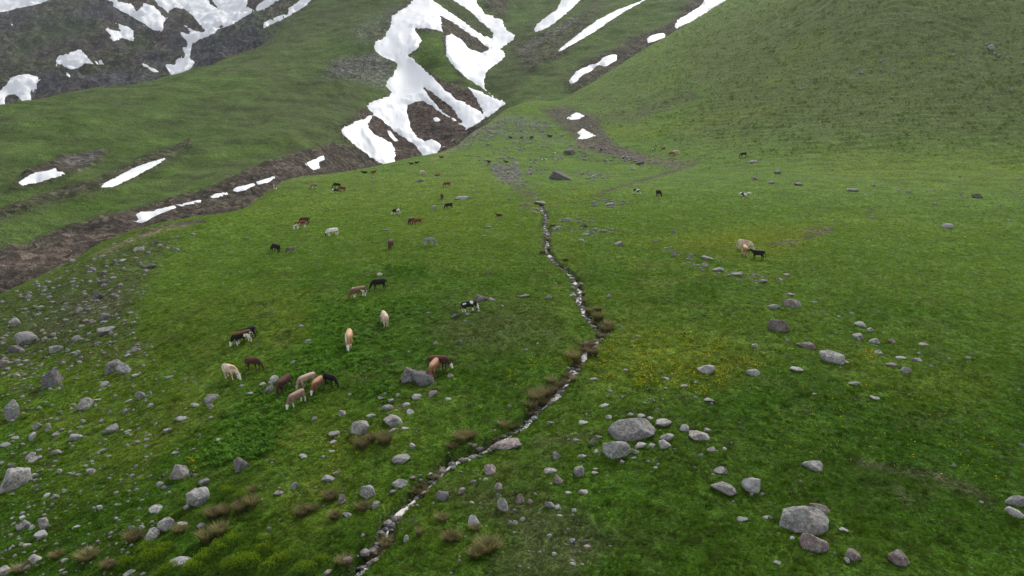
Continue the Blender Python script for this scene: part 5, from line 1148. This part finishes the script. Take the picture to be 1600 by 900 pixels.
# ------------------------------------------------------------------ grass, herbs and flowers
def instancer(name, pts, rot, scl, col, idx, meshes, label, cat):
    src = bpy.data.collections.new(name + '_sources')
    for k, me in enumerate(meshes): src.objects.link(bpy.data.objects.new('%s_source_%d' % (name, k), me))
    me = bpy.data.meshes.new(name); me.vertices.add(len(pts)); me.vertices.foreach_set('co', pts.astype(np.float32).ravel())
    for n, typ, key, val in (('rot', 'FLOAT_VECTOR', 'vector', rot), ('scl', 'FLOAT_VECTOR', 'vector', scl), ('tint', 'FLOAT_VECTOR', 'vector', col), ('pick', 'INT', 'value', idx)):
        a = me.attributes.new(n, typ, 'POINT'); a.data.foreach_set(key, np.ascontiguousarray(val, np.int32 if typ == 'INT' else np.float32).ravel())
    o = mesh_obj(name, me); tag(o, label, cat, kind='stuff')
    ng = bpy.data.node_groups.new(name + '_nodes', 'GeometryNodeTree')
    ng.interface.new_socket('Geometry', in_out='INPUT', socket_type='NodeSocketGeometry'); ng.interface.new_socket('Geometry', in_out='OUTPUT', socket_type='NodeSocketGeometry')
    gi = ng.nodes.new('NodeGroupInput'); go = ng.nodes.new('NodeGroupOutput')
    ci = ng.nodes.new('GeometryNodeCollectionInfo'); ci.inputs['Collection'].default_value = src; ci.inputs['Separate Children'].default_value = True; ci.inputs['Reset Children'].default_value = True
    ip = ng.nodes.new('GeometryNodeInstanceOnPoints'); ip.inputs['Pick Instance'].default_value = True
    def at(n, typ):
        a = ng.nodes.new('GeometryNodeInputNamedAttribute'); a.data_type = typ; a.inputs['Name'].default_value = n; return a.outputs['Attribute']
    lk = ng.links.new
    lk(gi.outputs[0], ip.inputs['Points']); lk(ci.outputs[0], ip.inputs['Instance']); lk(at('pick', 'INT'), ip.inputs['Instance Index']); lk(at('scl', 'FLOAT_VECTOR'), ip.inputs['Scale'])
    er = ng.nodes.new('FunctionNodeEulerToRotation'); lk(at('rot', 'FLOAT_VECTOR'), er.inputs[0]); lk(er.outputs[0], ip.inputs['Rotation'])
    lk(ip.outputs[0], go.inputs[0])
    md = o.modifiers.new('scatter', 'NODES'); md.node_group = ng
    return o
_ra = GA['R'][:, 0]; _ta = GA['TH'][0]
def cover_at(x, y):
    r = np.hypot(x, y); th = np.arctan2(x, y)
    i = np.clip(np.searchsorted(_ra, r), 1, len(_ra) - 1); j = np.clip(np.searchsorted(_ta, th), 1, len(_ta) - 1)
    return COL_A.reshape(*GA['X'].shape, 3)[i, j]
def sow(n, r0, r1, seed, fade=None):
    g = np.random.default_rng(seed)
    th = g.uniform(R(-43), R(43), n); r = np.exp(g.uniform(math.log(r0), math.log(r1), n))
    if fade: k = g.random(n) < 1 - sstep(fade, r1, r); th, r = th[k], r[k]
    x, y = r * np.sin(th), r * np.cos(th)
    ok = np.ones(len(x), bool)
    for (a, b, q) in ROCK_SPOTS: ok &= (x - a) ** 2 + (y - b) ** 2 > (q * .9) ** 2
    ok &= stream_dist(x, y) > .30
    return x[ok], y[ok], r[ok], g
GMAT = leaf_mat('grass_blades', attr='tint', trans=.42)
GR = [blade_mesh('grass_tuft', 300 + k, 13, .42, 1.0, .75, .10, 2, GMAT) for k in range(5)]
x, y, r, g = sow(330000, 19, 190, 21, fade=110)
c = cover_at(x, y); green = c[:, 1] / (c.sum(1) + 1e-6); k = g.random(len(x)) < sstep(.34, .52, green) * .95 + .05
x, y, r, c = x[k], y[k], r[k], c[k]; z = field_a.z(x, y)
long_ = 1.0 + .9 * fbm(x / 3.5, y / 3.5, 3, 505) + .9 * fbm(x / .9, y / .9, 2, 509)
sz = .115 * np.clip(long_, .35, 2.2) * (r / 35) ** .35; sx = .17 * (r / 35) ** .75 * g.uniform(.7, 1.3, len(x))
tint = c * ((1.45 + .35 * sstep(40, 120, r)) * np.clip(1 + (1 - .6 * sstep(45, 100, r)) * (.75 * fbm(x / .55, y / .55, 2, 515) + .45 * fbm(x / 1.7, y / 1.7, 2, 519)), .35, 1.9))[:, None] * (1 + (1 - .55 * sstep(45, 100, r))[:, None] * g.uniform(-.4, .5, (len(x), 1))) * np.stack([g.uniform(.9, 1.25, len(x)), np.ones(len(x)), g.uniform(.7, 1.2, len(x))], 1)
dry = g.random(len(x)) < .035; tint[dry] = TAN * .8
instancer('grass', np.stack([x, y, z - .015], 1), np.stack([g.normal(0, .15, len(x)), g.normal(0, .15, len(x)), g.uniform(0, 6.28, len(x))], 1), np.stack([sx, sx, sz], 1), tint, g.integers(0, 5, len(x)), GR, 'short grazed grass covering the meadow', 'grass')
# broad-leaved herbs in the damp hollow left of the middle
HM = leaf_mat('broad_leaves', attr='tint', trans=.35)
HB = [blade_mesh('herb_leaves', 330 + k, 9, .35, 1.0, 1.2, .34, 3, HM) for k in range(3)]
HERB = [[(500, 465), (640, 462), (700, 480), (650, 520), (560, 560), (480, 620), (430, 700), (330, 745), (300, 700), (400, 625), (470, 550)], [(600, 415), (668, 418), (660, 432), (605, 430)], [(640, 565), (600, 640), (560, 620), (620, 540)]]
def herbs():
    g = np.random.default_rng(44); uu, vv = [], []
    for P, n in zip(HERB, (2400, 160, 120)):
        pa = np.array(P, float); u = g.uniform(pa[:, 0].min(), pa[:, 0].max(), n * 3); v = g.uniform(pa[:, 1].min(), pa[:, 1].max(), n * 3)
        s = poly_sd(u, v, P) + 60 * fbm(u / 60, v / 30, 4, 61, .6) + g.normal(0, 7, len(u)); ok = s < -3; uu.append(u[ok][:n]); vv.append(v[ok][:n])
    x, y, z = field_a.hit(np.concatenate(uu), np.concatenate(vv), n=200); n = len(x)
    s = g.uniform(.16, .34, n); t = np.array((.100, .215, .028)) * g.uniform(.5, 1.5, (n, 1))
    instancer('leafy_herbs', np.stack([x, y, z - .01], 1), np.stack([g.normal(0, .2, n), g.normal(0, .2, n), g.uniform(0, 6.28, n)], 1), np.stack([s, s, s * .9], 1), t, g.integers(0, 3, n), HB, 'bright broad-leaved herbs growing in the damp hollow', 'herbs')
herbs()
def flowers():
    g = np.random.default_rng(45); fm = leaf_mat('yellow_petals', attr='tint', trans=.3); co, fa = [], []
    for k in range(5):
        a = k * 1.257; co += [(0, 0, 1.0), (.55 * math.cos(a - .5), .55 * math.sin(a - .5), 1.15), (math.cos(a) * .9, math.sin(a) * .9, 1.25), (.55 * math.cos(a + .5), .55 * math.sin(a + .5), 1.15)]; fa.append(tuple(range(4 * k, 4 * k + 4)))
    me = bpy.data.meshes.new('flower_head'); me.from_pydata(co, [], fa); me.materials.append(fm); uu, vv = [], []
    for P, n in (([(870, 565), (950, 525), (1060, 515), (1140, 530), (1200, 570), (1100, 620), (960, 600)], 1700), ([(1310, 545), (1370, 548), (1370, 565), (1320, 568)], 110), ([(1180, 600), (1560, 580), (1560, 760), (1180, 700)], 260), ([(500, 690), (570, 680), (560, 760), (500, 740)], 40), ([(780, 560), (900, 560), (860, 620), (780, 600)], 120), ([(290, 718), (304, 716), (306, 740), (294, 742)], 26)):
        pa = np.array(P, float); u = g.uniform(pa[:, 0].min(), pa[:, 0].max(), n * 4); v = g.uniform(pa[:, 1].min(), pa[:, 1].max(), n * 4)
        ok = (poly_sd(u, v, P) < 0) & (fbm(u / 30, v / 14, 3, 71) > .02); uu.append(u[ok][:n]); vv.append(v[ok][:n])
    x, y, z = field_a.hit(np.concatenate(uu), np.concatenate(vv), n=200); n = len(x); s = g.uniform(.032, .062, n)
    instancer('meadow_flowers', np.stack([x, y, z + .10], 1), np.stack([g.normal(-.3, .25, n), g.normal(0, .25, n), g.uniform(0, 6.28, n)], 1), np.stack([s, s, s], 1), np.array((.62, .52, .02)) * g.uniform(.7, 1.2, (n, 1)), np.zeros(n), [me], 'small yellow flowers dotting the damp grass', 'flowers')
flowers()

# coarse clumps of heath and matted grass on the far slopes
def slope_clumps():
    cm = leaf_mat('heath_blades', attr='tint', trans=.3); src = [blade_mesh('heath_clump', 350 + k, 26, .42, 1.0, .9, .13, 2, cm) for k in range(4)]
    g = np.random.default_rng(52); P, C, RR = [], [], []
    n = 36000; th = g.uniform(R(4), R(43), n); r = np.exp(g.uniform(math.log(185), math.log(560), n)); x, y = r * np.sin(th), r * np.cos(th)
    c = cover_at(x, y); k = (g.random(n) < .25 + .75 * sstep(.05, .3, fbm(x / 9, y / 9, 3, 531))) & (c[:, 1] / c.sum(1) > .42) & (g.random(n) < sstep(R(5), R(16), th) * sstep(195, 265, r + 18 * fbm(x / 25, y / 25, 3, 539))); x, y, r, c = x[k], y[k], r[k], c[k]
    P.append(np.stack([x, y, field_a.z(x, y)], 1)); C.append(c * (.75 + .6 * g.random((len(x), 1)))); RR.append(r)
    P, C, r = np.concatenate(P), np.concatenate(C) * 2.1, np.concatenate(RR); n = len(P)
    s = g.uniform(.4, 1.0, n) * (r / 300) ** .6; h = g.uniform(.2, .45, n)
    instancer('heath_tufts', P - np.array([0, 0, .03]), np.stack([g.normal(0, .2, n), g.normal(0, .2, n), g.uniform(0, 6.28, n)], 1), np.stack([s, s, h], 1), C, g.integers(0, 4, n), src, 'matted heath and coarse grass on the far slopes', 'heath')
slope_clumps()

# ================================================================== thin haze of the valley air
def haze():
    bm = bmesh.new(); bmesh.ops.create_cube(bm, size=1)
    me = bpy.data.meshes.new('haze'); bm.to_mesh(me); bm.free()
    lo = min(o.bound_box[i][2] for o in (meadow, hillside, mountain) for i in range(8)) - 1; hi = max(o.bound_box[i][2] for o in (meadow, hillside, mountain) for i in range(8)) + 5
    o = mesh_obj('haze', me); o.scale = (7000, 7000, hi - lo); o.location = (0, 1000, (hi + lo) / 2)
    m = bpy.data.materials.new('valley_haze'); m.use_nodes = True; nt = m.node_tree; nt.nodes.clear()
    v = nt.nodes.new('ShaderNodeVolumePrincipled'); v.inputs['Color'].default_value = (.90, .94, 1, 1); v.inputs['Density'].default_value = HAZE; v.inputs['Anisotropy'].default_value = .2
    ou = nt.nodes.new('ShaderNodeOutputMaterial'); nt.links.new(v.outputs[0], ou.inputs['Volume']); me.materials.append(m)
    tag(o, 'faint haze in the valley air', 'haze', kind='stuff')
HAZE = 0.00006
haze()
